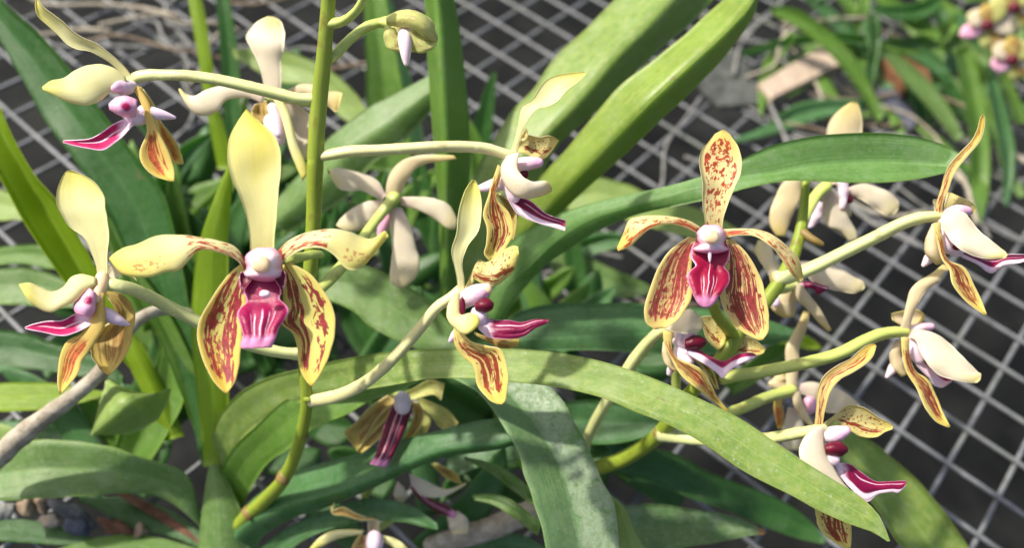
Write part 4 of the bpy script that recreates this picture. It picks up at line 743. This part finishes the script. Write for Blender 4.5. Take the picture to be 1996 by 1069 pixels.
pet(f, "lower_sepal", [(900,740,937,745),(863,830,945,822),(868,900,952,902),(920,952,952,947)], [P_OLIVE, P_CREAM][::-1], D - .001, Z=Z4, fold=-3)
pet(f, "lower_sepal", [(908,735,942,730),(925,830,957,830),(955,930,987,930),(988,975,1062,962),(1008,1055,1122,1065),(1078,1145,1162,1150),(1172,1216,1186,1212)], [P_BRS, P_BACK], D - .007, Z=Z4, dz=[2,0,-2], fold=[-2,2,2.5], tilt=-2)
tube(f, "spur", [(920,890,30),(885,920,28),(855,955,12)], M_BUDSPUR, Z=Z4, D=[D+.003,D+.004], parent=lp)
tube(f, "flower_stalk", [(945,700,22,D),(900,700,28,D),(845,706,31,.271),(750,735,32,.273),(600,812,33,.277),(450,885,33,.281),(300,960,34,.285),(170,1012,36,.287),(90,1030,32,.288)], M_PED, Z=Z4, n=36)

D = .285
f = flower("cream flower seen from behind, broad white petal over purple lip above bare mesh", (760, 440), D, Z5)
pet(f, "upper_sepal", [(725,440,782,440),(748,380,800,360),(768,290,832,290),(785,230,872,230),(832,183,942,180),(895,145,965,140),(955,95,1000,115)], [P_CREAM, P_CREAM], D, Z=Z5, dz=[0,-2,-1,3], fold=-1, wave=.6)
pet(f, "petal", [(688,352,698,387),(740,340,730,407),(800,330,790,412),(848,345,840,402),(864,360,857,382)], [P_SPK, P_CREAM][::-1], D + .005, Z=Z5, fold=2)
pet(f, "petal", [(795,430,778,470),(900,450,815,495),(982,500,845,562),(1042,560,880,622),(1092,610,930,672),(1142,660,1010,697),(1155,678,1110,714),(1152,695,1132,714)], [P_WHITE, P_BACK], D - .005, Z=Z5, dz=[3,-1,-3], fold=-1.4, tilt=2, wave=.7)
co = tube(f, "column", [(790,440,22),(840,425,24),(895,420,20)], M_CTUBE, Z=Z5, D=[D+.002,D+.004], seg=12)
lp = pet(f, "lip", [(815,500,785,560),(870,590,830,632),(930,650,880,682),(1000,688,962,734),(1008,695,988,717)], [M_LIPP, M_PINK], D, Z=Z5, fold=2, tilt=2, nv=14)
tube(f, "lip_base", [(795,480,30),(805,540,38),(830,590,30)], M_SPUR, Z=Z5, D=[D,D], parent=lp)
pet(f, "lower_sepal", [(738,475,782,475),(743,560,782,560),(763,650,812,650),(818,740,872,690),(868,850,922,780),(930,922,962,880),(988,947,995,940)], [P_BRS, P_BACK], D - .007, Z=Z5, dz=[2,0,-2], fold=[-2,1,2.5], tilt=[-2,-4])
pet(f, "lower_sepal", [(715,485,740,500),(678,560,737,560),(700,640,757,640),(740,682,767,672)], [P_CREAM, P_OLIVE], D + .003, Z=Z5, fold=-1, wave=.6)
tube(f, "spur", [(730,600,28),(695,640,26),(664,682,10)], M_BUDSPUR, Z=Z5, D=[D+.004,D+.004], parent=lp)
tube(f, "flower_stalk", [(765,448,22,D),(720,447,29,D),(650,456,31,.285),(560,490,32,.284),(430,557,32,.283),(270,605,32,.282),(120,638,32,.281),(0,660,32,.281),(-110,675,32,.281),(-190,690,30,.282)], M_PEDG, Z=Z5, n=36)

D = .268
f = flower("flower with bent brown streaked upper sepal and purple lip behind the arching leaf tip", (430, 400), D, Z7)
pet(f, "upper_sepal", [(286,950,328,945),(297,840,345,845),(307,740,377,747),(335,680,417,697),(410,620,482,662),(480,585,547,620),(525,543,587,582),(575,512,604,542),(600,510,610,519)], [P_DSP, P_BACK], D, Z=Z5, dz=[0,-2,-2,1], fold=[0,1.5,1.5], tilt=2)
pet(f, "petal", [(335,925,350,945),(390,885,400,910),(440,840,420,932),(490,830,480,967),(560,850,540,997),(620,893,610,997),(682,925,660,967),(697,940,692,957)], [P_SPK, P_BACK], D + .005, Z=Z5, fold=2)
pet(f, "petal", [(390,395,457,382),(333,455,454,460),(312,540,472,550),(348,620,512,620),(430,700,562,700),(530,762,602,752),(592,792,612,782)], [P_CREAM, P_WHITE][::-1], D - .005, Z=Z7, dz=[3,-1,-1], fold=-1.4, tilt=-2, wave=.7)
co = tube(f, "column", [(450,435,42),(500,430,48),(550,415,40),(578,405,28)], M_CTUBE, Z=Z7, D=[D,D-.002], seg=14)
lp = pet(f, "lip", [(515,585,530,650),(600,598,600,730),(655,638,690,807),(740,693,760,765),(820,695,830,752),(910,692,892,742),(920,695,908,718)], [M_LIPB, M_PINK], D, Z=Z7, fold=-1, tilt=3, nv=16, ridges=(.8, 2, .1, 1))
pet(f, "side_lobe", [(460,488,462,535),(500,470,508,552),(552,474,556,548),(590,505,582,528)], [M_LIPDARK, M_LIPDARK], D - .004, Z=Z7, parent=lp, fold=-2.5, nu=14)
blob(f, "side_lobe", (500,560), (46,46), D - .0035, M_PINK, Z=Z7, parent=lp, depth=.6, lump=.1)
pet(f, "lower_sepal", [(400,800,470,780),(406,880,592,900),(428,960,607,980),(500,1032,607,1042),(575,1072,602,1070)], [P_BRS, P_BACK], D - .003, Z=Z7, fold=2)
tube(f, "flower_stalk", [(1603,836,10,D),(1590,840,11,D),(1555,846,11.5,.272),(1500,856,11.5,.28),(1440,860,12,.29),(1370,858,12,.298),(1320,853,12,.302),(1288,845,13,.304)], M_PED, n=34)

D = .276
f = flower("flower under the red spotted flower with cream petal and upturned pink edged lip", (520, 230), D, Z6)
pet(f, "petal", [(525,150,492,205),(600,95,560,227),(650,76,630,238),(700,112,690,230),(737,155,732,202),(745,180,742,186)], [P_WHITE, P_BACK], D - .006, Z=Z6, fold=-1.4, dz=[3,-1,-1], wave=.6)
pet(f, "petal", [(680,140,700,180),(740,125,735,200),(790,125,755,260),(840,160,800,320),(875,215,850,335),(885,270,875,305)], [P_SPK, P_BACK], D + .004, Z=Z6, fold=2)
pet(f, "upper_sepal", [(900,300,890,360),(930,270,912,377),(985,252,960,379),(1050,268,1040,380),(1112,308,1100,377),(1142,340,1132,362)], [P_SPK, P_BACK], D + .006, Z=Z6, fold=2)
co = tube(f, "column", [(575,250,50),(600,290,54),(640,270,44),(665,245,34)], M_CTUBE, Z=Z6, D=[D,D-.002], seg=14)
lp = pet(f, "lip", [(620,338,640,375),(700,336,740,432),(780,385,825,492),(865,418,862,528),(950,378,900,488),(1050,362,970,438),(1085,378,1065,398)], [M_LIPP, M_PINK], D - .004, Z=Z6, fold=-1, tilt=4, nv=14)
pet(f, "side_lobe", [(622,275,620,335),(675,250,668,344),(730,258,726,330),(760,280,752,308)], [M_LIPDARK, M_LIPDARK], D - .004, Z=Z6, parent=lp, fold=-2.5, nu=14)
tube(f, "lip_base", [(590,330,46),(600,390,52),(640,420,40)], M_PINK, Z=Z6, D=[D,D-.002], parent=lp)
pet(f, "lower_sepal", [(473,212,548,227),(483,300,532,322),(520,380,562,392),(560,462,652,432),(618,532,742,482),(700,597,792,572),(770,650,822,640),(820,695,855,682),(880,748,912,752)], [P_BRS, P_BACK], D - .005, Z=Z6, fold=[-1,1,2.5,-1], dz=[1,-1,-3,-1])
pet(f, "lower_sepal", [(478,290,495,290),(470,360,520,380),(490,430,540,450),(540,480,570,480)], [P_CREAM, P_CREAM], D + .001, Z=Z6, fold=-1, wave=.6)
pet(f, "lower_sepal", [(600,420,640,400),(660,400,720,420),(760,500,800,480),(820,600,840,600)], [P_BRS, P_BACK], D + .004, Z=Z6, fold=2)
tube(f, "spur", [(550,440,26),(525,470,26),(515,498,18)], M_SPUR, Z=Z6, D=[D+.003,D+.004], parent=lp)
tube(f, "flower_stalk", [(1298,640,10,D+.002),(1282,650,11,D+.003),(1258,675,12,.285),(1235,705,12.5,.29),(1210,745,12,.296),(1180,790,11,.305),(1160,825,10.5,.315),(1143,862,10,.325),(1135,900,10,.335)], M_PED, n=30)
f = flower("short green stalk rising below the flower with the upturned pink edged lip", (1317, 750), .30, None, None, "flower_stalk", "flower stalk")
tube(f, "stalk", [(1317,715,9),(1318,745,9),(1318,775,9),(1312,810,9)], M_PEDG, D=[.288,.30])

# rear flowers of the right spike
D = .322
f = flower("blurred cream flower half hidden behind the blade of the twisted leaf", (350, 545), D, Z4)
pet(f, "upper_sepal", [(345,540,400,530),(352,430,470,420),(350,330,520,320),(348,262,534,258),(368,200,537,205),(420,140,527,150),(478,103,512,104)], [P_CREAM, P_CREAM], D + .004, Z=Z4, fold=-1, wave=.6)
pet(f, "petal", [(175,480,225,490),(120,530,222,530),(85,595,217,600),(56,680,172,700),(62,760,142,780),(88,802,132,806)], [P_CREAM, P_WHITE], D, Z=Z4, fold=-1, wave=.6)
pet(f, "petal", [(440,560,445,590),(540,528,510,602),(622,550,560,632),(702,592,620,672),(727,640,670,694),(724,662,702,690)], [P_GREY, P_CREAM], D - .001, Z=Z4, fold=-1, wave=.6)
pet(f, "lower_sepal", [(328,580,384,560),(333,680,432,640),(348,747,472,720),(420,782,507,780),(470,832,512,822)], [P_OLIVE, P_GREY][::-1], D - .003, Z=Z4, fold=-1, wave=.6)
pet(f, "lower_sepal", [(395,520,430,520),(430,600,470,640),(460,700,480,700)], [P_GREY, P_GREY], D, Z=Z4, fold=-1, wave=.6)
lp = pet(f, "lip", [(405,520,465,530),(415,590,462,590),(418,662,447,662)], [M_PINK, M_PINK], D - .004, Z=Z4, fold=-1, wave=.6)
blob(f, "side_lobe", (472,608), (18,26), D - .002, M_LIPDARK, Z=Z4, parent=lp)
pet(f, "petal", [(300,615,335,635),(262,700,325,705),(253,762,283,755)], [M_SPUR, M_SPUR], D + .002, Z=Z4, fold=-1, wave=.6)
tube(f, "flower_stalk", [(350,545,28,D-.006),(310,580,30,D-.007),(265,650,28,D-.010),(235,720,26,.308),(218,780,26,.300)], M_PEDG, Z=Z4)

D = .306
f = flower("blurred pale flower behind the leaning stem with long white petal and purple lip", (1545, 560), D)
pet(f, "petal", [(205,75,220,130),(300,83,280,187),(402,110,350,222),(492,160,440,239),(547,200,522,237),(550,215,540,227)], [P_WHITE, P_GREY][::-1], D, Z=Z5, fold=-1, wave=.6)
pet(f, "petal", [(1530,560,1525,540),(1505,545,1510,500),(1485,515,1495,470),(1468,488,1478,468)], [P_GREY, P_WHITE], D + .003, fold=-1, wave=.6)
pet(f, "lip", [(190,195,200,215),(280,188,290,227),(365,203,300,252),(372,208,365,222)], [M_LIPD if False else M_LIPS, M_PINK], D, Z=Z5, fold=-1)
pet(f, "lower_sepal", [(160,190,220,200),(185,270,272,270),(250,330,312,320),(310,400,357,400),(358,447,377,437)], [P_OLIVE, P_CREAM][::-1], D - .004, Z=Z5, fold=-1, wave=.6)
pet(f, "lower_sepal", [(110,200,160,200),(58,270,190,270),(65,330,192,330),(120,372,180,372)], [P_CREAM, P_CREAM], D + .001, Z=Z5, fold=-3)
blob(f, "spur", (85,290), (24,30), D - .004, M_SPUR, Z=Z5, depth=.8)
tube(f, "flower_stalk", [(1550,556,8,D-.002),(1535,562,9,D-.006),(1515,566,10,.293)], M_PEDG)

D = .318
f = flower("blurred cream flower facing away low behind the stalk of the mesh side flower", (170, 750), D, Z5)
pet(f, "upper_sepal", [(142,750,197,750),(138,620,205,610),(137,530,212,520),(168,470,237,460),(203,400,252,400),(230,340,262,340)], [P_CREAM, P_CREAM], D, Z=Z5, fold=-1, wave=.6)
pet(f, "petal", [(180,730,180,762),(260,708,250,782),(350,728,340,862),(452,768,420,872),(522,830,492,882)], [P_GREY, P_CREAM], D + .002, Z=Z5, fold=-1, wave=.6)
pet(f, "lower_sepal", [(165,760,207,760),(188,850,242,850),(230,910,277,920),(270,942,287,942)], [P_CREAM, P_GREY], D - .003, Z=Z5, fold=-1, wave=.6)
pet(f, "lower_sepal", [(140,765,160,775),(85,800,122,795),(80,880,127,880),(95,952,122,952)], [P_ORS, P_CREAM], D, Z=Z5, fold=-1, wave=.6)
pet(f, "petal", [(45,730,140,745),(50,710,140,700),(100,665,145,670)], [P_CREAM, P_CREAM], D + .002, Z=Z5, fold=-1, wave=.6)
blob(f, "lip", (262,830), (36,50), D + .002, M_ROSE, Z=Z5)
pet(f, "lower_sepal", [(150,840,200,850),(130,920,230,930),(110,1000,230,1010),(130,1065,200,1065)], [P_GREY, P_GREY], D + .004, Z=Z5, fold=-1, wave=.6)
tube(f, "flower_stalk", [(170,752,28,D-.002),(100,772,29,D-.004),(20,800,29,.308),(-80,845,29,.300),(-150,870,28,.299)], M_PEDG, Z=Z5)

# shaded flowers low in the clump
GL = "shaded flowers low among the leaves"
D = .316
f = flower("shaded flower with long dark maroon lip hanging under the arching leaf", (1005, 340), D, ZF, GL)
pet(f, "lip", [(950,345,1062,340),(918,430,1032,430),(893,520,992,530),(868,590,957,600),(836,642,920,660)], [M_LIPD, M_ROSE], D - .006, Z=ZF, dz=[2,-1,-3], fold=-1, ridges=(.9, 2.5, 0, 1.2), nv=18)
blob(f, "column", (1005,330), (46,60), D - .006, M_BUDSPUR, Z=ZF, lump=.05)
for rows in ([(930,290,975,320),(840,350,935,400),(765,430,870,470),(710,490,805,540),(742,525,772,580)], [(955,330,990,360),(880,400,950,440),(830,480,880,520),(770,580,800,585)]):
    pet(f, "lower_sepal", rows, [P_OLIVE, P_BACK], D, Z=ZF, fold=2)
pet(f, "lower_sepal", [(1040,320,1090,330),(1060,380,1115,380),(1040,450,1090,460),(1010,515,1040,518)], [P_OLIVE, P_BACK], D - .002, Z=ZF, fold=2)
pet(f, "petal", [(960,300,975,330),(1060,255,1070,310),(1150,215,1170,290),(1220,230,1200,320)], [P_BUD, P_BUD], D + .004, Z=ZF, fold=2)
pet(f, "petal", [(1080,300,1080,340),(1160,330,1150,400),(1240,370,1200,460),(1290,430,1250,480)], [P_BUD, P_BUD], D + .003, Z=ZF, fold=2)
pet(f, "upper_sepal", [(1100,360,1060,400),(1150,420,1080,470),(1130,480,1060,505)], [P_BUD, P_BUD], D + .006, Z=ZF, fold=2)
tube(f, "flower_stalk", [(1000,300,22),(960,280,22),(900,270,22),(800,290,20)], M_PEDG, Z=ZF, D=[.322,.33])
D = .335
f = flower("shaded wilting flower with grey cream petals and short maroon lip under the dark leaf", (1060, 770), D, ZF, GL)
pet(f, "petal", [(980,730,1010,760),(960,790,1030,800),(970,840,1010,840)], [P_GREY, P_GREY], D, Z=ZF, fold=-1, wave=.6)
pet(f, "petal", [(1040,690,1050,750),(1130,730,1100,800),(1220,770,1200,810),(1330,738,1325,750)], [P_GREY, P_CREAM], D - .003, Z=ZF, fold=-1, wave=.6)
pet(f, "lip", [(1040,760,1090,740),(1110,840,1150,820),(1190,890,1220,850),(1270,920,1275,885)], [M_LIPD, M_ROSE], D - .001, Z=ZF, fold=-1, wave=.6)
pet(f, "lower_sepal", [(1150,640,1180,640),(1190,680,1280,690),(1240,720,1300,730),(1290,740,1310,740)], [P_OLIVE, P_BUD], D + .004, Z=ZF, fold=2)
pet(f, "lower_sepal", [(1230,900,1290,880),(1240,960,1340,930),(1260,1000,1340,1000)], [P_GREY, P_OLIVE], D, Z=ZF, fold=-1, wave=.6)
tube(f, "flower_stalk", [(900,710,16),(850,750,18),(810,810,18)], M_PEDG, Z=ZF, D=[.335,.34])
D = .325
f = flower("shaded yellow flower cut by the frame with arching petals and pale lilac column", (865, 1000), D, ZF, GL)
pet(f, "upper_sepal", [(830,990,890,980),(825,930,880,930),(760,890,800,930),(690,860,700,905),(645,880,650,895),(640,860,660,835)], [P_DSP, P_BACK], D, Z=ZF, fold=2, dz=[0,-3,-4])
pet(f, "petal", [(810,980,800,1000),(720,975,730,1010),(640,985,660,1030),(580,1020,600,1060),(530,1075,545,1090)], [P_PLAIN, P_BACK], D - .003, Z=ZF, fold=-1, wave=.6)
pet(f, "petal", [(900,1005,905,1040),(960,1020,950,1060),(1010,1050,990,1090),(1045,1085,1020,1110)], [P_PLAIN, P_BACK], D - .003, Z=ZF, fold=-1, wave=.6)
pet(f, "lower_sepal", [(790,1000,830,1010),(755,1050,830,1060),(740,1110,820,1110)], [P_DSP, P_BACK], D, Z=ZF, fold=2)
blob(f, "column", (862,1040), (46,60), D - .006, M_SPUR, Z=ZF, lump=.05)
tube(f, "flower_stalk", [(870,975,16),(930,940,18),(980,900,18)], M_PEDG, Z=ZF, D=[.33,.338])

# ------------------------------------------------------------------ the far plant and litter on the bench
p3 = Thing("orchid_plant", "blurred clump of strap leaves far across the bench beyond the wood offcut", "plant", gp(1780, 120), "orchid plants on the wire bench")
FAR = [([(840,20,830,60),(950,40,930,110),(1080,120,1040,190),(1200,240,1150,300),(1290,390,1250,440),(1350,540,1320,560)], LM, .56),
 ([(1000,-60,960,-40),(1120,40,1080,90),(1220,130,1190,190),(1290,220,1270,260)], LT, .60),
 ([(1330,-60,1270,-40),(1450,20,1400,80),(1560,90,1520,150),(1620,160,1600,190)], LM, .58),
 ([(1560,-60,1500,-60),(1640,60,1580,60),(1650,160,1600,170),(1610,220,1590,220)], LD, .60),
 ([(1400,230,1340,240),(1520,330,1440,370),(1640,470,1560,500),(1720,630,1680,650)], LG, .545),
 ([(1380,160,1360,200),(1500,190,1470,260),(1620,280,1580,330),(1680,370,1660,390)], LT, .58),
 ([(1740,210,1680,230),(1790,350,1700,360),(1830,560,1740,560),(1840,760,1750,770),(1820,950,1750,960),(1790,1050,1770,1050)], LM, .53),
 ([(1870,350,1820,360),(1920,520,1850,520),(1955,700,1890,710),(1940,860,1900,860),(1920,950,1910,950)], LT, .53),
 ([(1270,200,1260,160),(1100,190,1110,150),(900,220,880,180),(700,260,690,240)], LT, .585),
 ([(1260,455,1250,520),(1100,455,1080,540),(950,480,900,600),(760,600,700,650),(660,640,650,655)], LT, .545),
 ([(1640,130,1600,180),(1760,200,1700,260),(1840,270,1800,310),(1860,320,1840,330)], LG, .59),
 ([(1900,300,1880,340),(1960,420,1920,440),(2010,560,1960,570)], LM, .55),
 ([(1330,60,1280,70),(1340,200,1290,210),(1320,320,1270,320),(1300,400,1290,400)], LD, .575),
 ([(1720,60,1640,70),(1820,160,1740,190),(1900,240,1860,260)], LT, .62),
 ([(1980,0,1900,0),(2000,120,1930,120),(1990,240,1950,240)], LM, .63),
 ([(1160,-60,1100,-60),(1260,60,1180,60),(1300,160,1240,170)], LM, .62),
 ([(1480,340,1440,380),(1560,480,1500,520),(1600,640,1560,660)], LD, .56),
 ([(1640,330,1600,360),(1720,450,1660,480),(1760,560,1730,570)], LD, .57),
 ([(1690,700,1650,700),(1740,800,1690,800),(1750,900,1730,900)], LD, .55),
 ([(1900,640,1860,650),(1960,800,1910,810),(2010,900,1970,910)], LG, .54)]
rr = random.Random(21)
for k in range(46):
    x0, y0 = rr.uniform(900, 2050), rr.uniform(-80, 640)
    if x0 < 1250 and y0 > 330: continue
    a = rr.uniform(-.9, 1.5) + (1.57 if rr.random() < .4 else 0); L_ = rr.uniform(260, 520); wd = rr.uniform(50, 90); x1, y1 = x0 + math.cos(a) * L_, y0 + math.sin(a) * L_ * .8; b_ = rr.uniform(-60, 60)
    nx, ny = -math.sin(a) * wd / 2, math.cos(a) * wd / 2
    FAR.append(([(x0+(x1-x0)*t+b_*math.sin(3*t)+nx*s, y0+(y1-y0)*t+b_*math.sin(3*t)+ny*s, x0+(x1-x0)*t+b_*math.sin(3*t)-nx*s, y0+(y1-y0)*t+b_*math.sin(3*t)-ny*s) for t, s in ((0,.8),(.3,1),(.6,.95),(.85,.6),(1,.1))], rr.choice([LM, LT, LD, LG, LM]), rr.uniform(.57, .66)))
for rows, mt, d in FAR:
    leaf(p3, rows, mt, [d + .01, d], fold=5, tilt=3, Z=Z9, nu=22, nv=8)
GF = "blurred flowers on the far plant"
for k, (lab, cx, cy) in enumerate([("blurred pink and yellow flower at the top of the far clump", 1835, 110), ("blurred yellow and pink flower hanging lowest on the far clump", 1950, 270), ("blurred small yellow flower above the pink one on the far clump", 1960, 30)]):
    f = flower(lab, (cx, cy), .56, Z9, GF)
    rr = random.Random(k + 5)
    for j in range(7):
        a = j * 6.283 / 7 + rr.uniform(-.3, .3); L_ = rr.uniform(95, 150); ux, uy = math.cos(a), math.sin(a); wx, wy = -uy, ux; w_ = rr.uniform(34, 52)
        pet(f, "petal", [(cx+ux*t*L_+wx*w_*s, cy+uy*t*L_+wy*w_*s, cx+ux*t*L_-wx*w_*s, cy+uy*t*L_-wy*w_*s) for t, s in ((.1,.4),(.5,1),(.85,.7),(1,.15))],
            [(P_GREY, P_OLIVE, P_BUD, M_ROSE)[j % 4]] * 2, .56 + .004 * math.sin(a), Z=Z9, fold=-1, nu=10, nv=6)
    blob(f, "lip", (cx - 10, cy + 5), (30, 24), .552, M_LIPDARK, Z=Z9, lump=.12)

def box(name, label, cat, pix, h, mat, group=None, z0=0.003):
    """a chunky piece lying on the mesh with corners under the given pixels, bevelled"""
    B = [gp(x, y, z0) for x, y in pix]; c = sum(B) / len(B); T = Thing(name, label, cat, c, group); k = len(B); rr = random.Random(len(label))
    rings = []
    for z, s in ((0, .95), (h * .12, 1), (h * .88, 1), (h, .94)):
        rings.append([c + (b - c) * s * rr.uniform(.97, 1.03) + np.array([0, 0, z * rr.uniform(.95, 1.05)]) for b in B])
    V = [v for r in rings for v in r]; Fc = [tuple(range(k - 1, -1, -1)), tuple(3 * k + i for i in range(k))]
    for r in range(3):
        for i in range(k): Fc.append((r*k+i, r*k+(i+1)%k, (r+1)*k+(i+1)%k, (r+1)*k+i))
    o = link(name.replace("wood_", "") + "_body", V, Fc, [(0, 0)] * len(V), [mat], T.org, T.o)
    o.data.polygons.foreach_set("use_smooth", np.zeros(len(o.data.polygons), dtype=bool)); return T
box("wood_offcut", "pale sawn wood offcut lying on the mesh near the far leaves", "wood block", [(1474,178),(1594,104),(1632,140),(1498,208)], .007, M_WOOD)
box("bark_chip", "orange brown bark piece under the leaves of the far clump", "bark chip", [(1700,150),(1735,136),(1790,172),(1798,200),(1750,200)], .016, M_BARK)
box("slate_chip", "blue grey slab of slate lying below the far leaves", "stone", [(1700,190),(1730,180),(1785,240),(1770,262)], .006, M_BLUE)
box("felt_scrap", "grey green scrap of matting on the mesh beside the wood offcut", "matting", [(1370,118),(1440,100),(1490,205),(1400,215),(1355,170)], .003, M_FELT)
GC = "loose chips under the left leaves"
for (lab, nm, cat, x, y, rx, ry, mt) in [("tan bark chip between the left leaves and the pebbles", "bark_chip", "bark chip", 50, 990, 17, 18, M_TAN), ("cream pointed chip among the left pebbles", "bark_chip", "bark chip", 82, 985, 18, 14, M_TAN),
        ("long grey stone chip under the drooping leaf edge", "stone_chip", "stone", 140, 1000, 42, 15, M_STONE), ("dark blue pebble under the drooping leaf edge", "pebble", "pebble", 148, 1030, 26, 16, M_BLUE),
        ("brown olive pebble by the brown sheath", "pebble", "pebble", 225, 1028, 30, 14, M_SHEATH), ("orange tinted chip beside the dark pebble", "bark_chip", "bark chip", 98, 1016, 18, 13, M_WOOD),
        ("whitish chip near the leaf sheath", "stone_chip", "stone", 272, 1035, 14, 12, M_TAN), ("pale root end with yellow tip at the left edge", "root_tip", "root", 10, 1000, 13, 22, M_DRY)]:
    d = gdepth(x, y, .008); f = Thing(nm, lab, cat, gp(x, y, .003), GC)
    blob(f, "body", (x, y), (rx, ry), d, mt, lump=.5, rot=x * .7, depth=.7, seed=int(x), seg=16, rings=10)
# dry roots tangled on the mesh, many fine strands
def strands(name, label, cat, x0, x1, y0, y1, n, seed, mats):
    T = Thing(name, label, cat, gp((x0 + x1) / 2, (y0 + y1) / 2)); rr = random.Random(seed)
    for k in range(n):
        x, y = rr.uniform(x0, x1), rr.uniform(y0, y1); P = gp(x, y, rr.uniform(.003, .012)); a = rr.uniform(0, 6.28); pts = []; L_ = rr.uniform(.012, .028)
        for s in range(6):
            pts.append(P.copy()); a += rr.uniform(-.7, .7); P = P + np.array([math.cos(a) * L_, math.sin(a) * L_, rr.uniform(-.004, .004)]); P[2] = min(max(P[2], .003), .02)
        r = rr.uniform(.0008, .0017); o = tube3(T, "dry_root", pts, [r * rr.uniform(.8, 1.2) for _ in pts], rr.choice(mats), seg=6, n=18)
q = N("dry_litter"); ob = q.obj(); c_ = q.n("ShaderNodeTexNoise"); c_.inputs['Scale'].default_value = 140.0; q.t.links.new(ob, c_.inputs['Vector'])
n1 = q.noise(ob, 260.0, 4.0, .7); col = q.mix(q.step(n1, .35, .65), (.035, .035, .028), (.24, .23, .20)); col = q.mix(q.step(q.noise(ob, 90.0, 3.0), .52, .62), col, (.10, .13, .06)); col = q.mix(q.step(q.noise(ob, 120.0, 3.0), .60, .66), col, (.26, .15, .08))
M_LIT = q.done(q.princ(col, .9, .15))
def litter(cx, cy, rx, ry, n, seed, size=.004, zmax=.010):
    rr = random.Random(seed); V = []; Fc = []; org = gp(cx, cy)
    for k in range(n):
        a = rr.uniform(0, 6.28); t = math.sqrt(rr.random()) * (0.75 + .25 * math.sin(3 * a + seed))
        c = gp(cx + rx * t * math.cos(a), cy + ry * t * math.sin(a)); c[2] = rr.uniform(.002, zmax * (1.1 - t))
        d = np.array([rr.gauss(0, 1), rr.gauss(0, 1), rr.gauss(0, .35)]); d /= np.linalg.norm(d); e = np.cross(d, [rr.gauss(0, .3), rr.gauss(0, .3), 1]); e /= np.linalg.norm(e); nn = np.cross(d, e)
        L_ = size * rr.uniform(.5, 2.2); W_ = size * rr.uniform(.12, .5); h_ = .0004; b = len(V); cv = nn * rr.uniform(-.3, .3) * L_
        for s_, o_ in ((-1, -cv), (0, cv), (1, -cv)):
            w_ = W_ * (1 if s_ == 0 else .45)
            V += [c + d * L_ * s_ + e * w_ + o_ - nn * h_, c + d * L_ * s_ - e * w_ + o_ - nn * h_, c + d * L_ * s_ - e * w_ + o_ + nn * h_, c + d * L_ * s_ + e * w_ + o_ + nn * h_]
        for j in (0, 4):
            for i2 in range(4): Fc.append((b+j+i2, b+j+(i2+1) % 4, b+j+4+(i2+1) % 4, b+j+4+i2))
        Fc += [(b, b+1, b+2, b+3), (b+11, b+10, b+9, b+8)]
    o = link("dry_litter", V, Fc, [(0, 0)] * len(V), [M_LIT], org, None); o['kind'] = 'stuff'; return o
litter(300, 55, 210, 75, 1500, 1); litter(1530, 130, 170, 120, 900, 2); litter(1850, 330, 160, 130, 900, 4); litter(150, 1010, 190, 45, 500, 3, .003); litter(640, 700, 420, 260, 1800, 6, .005, .006); litter(1150, 560, 140, 90, 350, 7)
strands("root_tangle", "grey tangle of dry roots behind the highest yellow side flower", "dead roots", 130, 480, 0, 110, 14, 3, [M_DRY, M_DRY, M_ROOT, M_TAN])
strands("root_tangle", "dry aerial roots strewn on the mesh around the wood offcut", "dead roots", 1400, 1690, 20, 240, 14, 5, [M_DRY, M_ROOT, M_TAN])
strands("root_tangle", "thin pale roots lying on the mesh beyond the curved middle leaf", "dead roots", 1060, 1320, 430, 590, 9, 8, [M_DRY, M_TAN])
strands("root_tangle", "dry roots hanging across the mesh below the far clump", "dead roots", 1700, 1990, 250, 470, 10, 9, [M_DRY, M_ROOT])
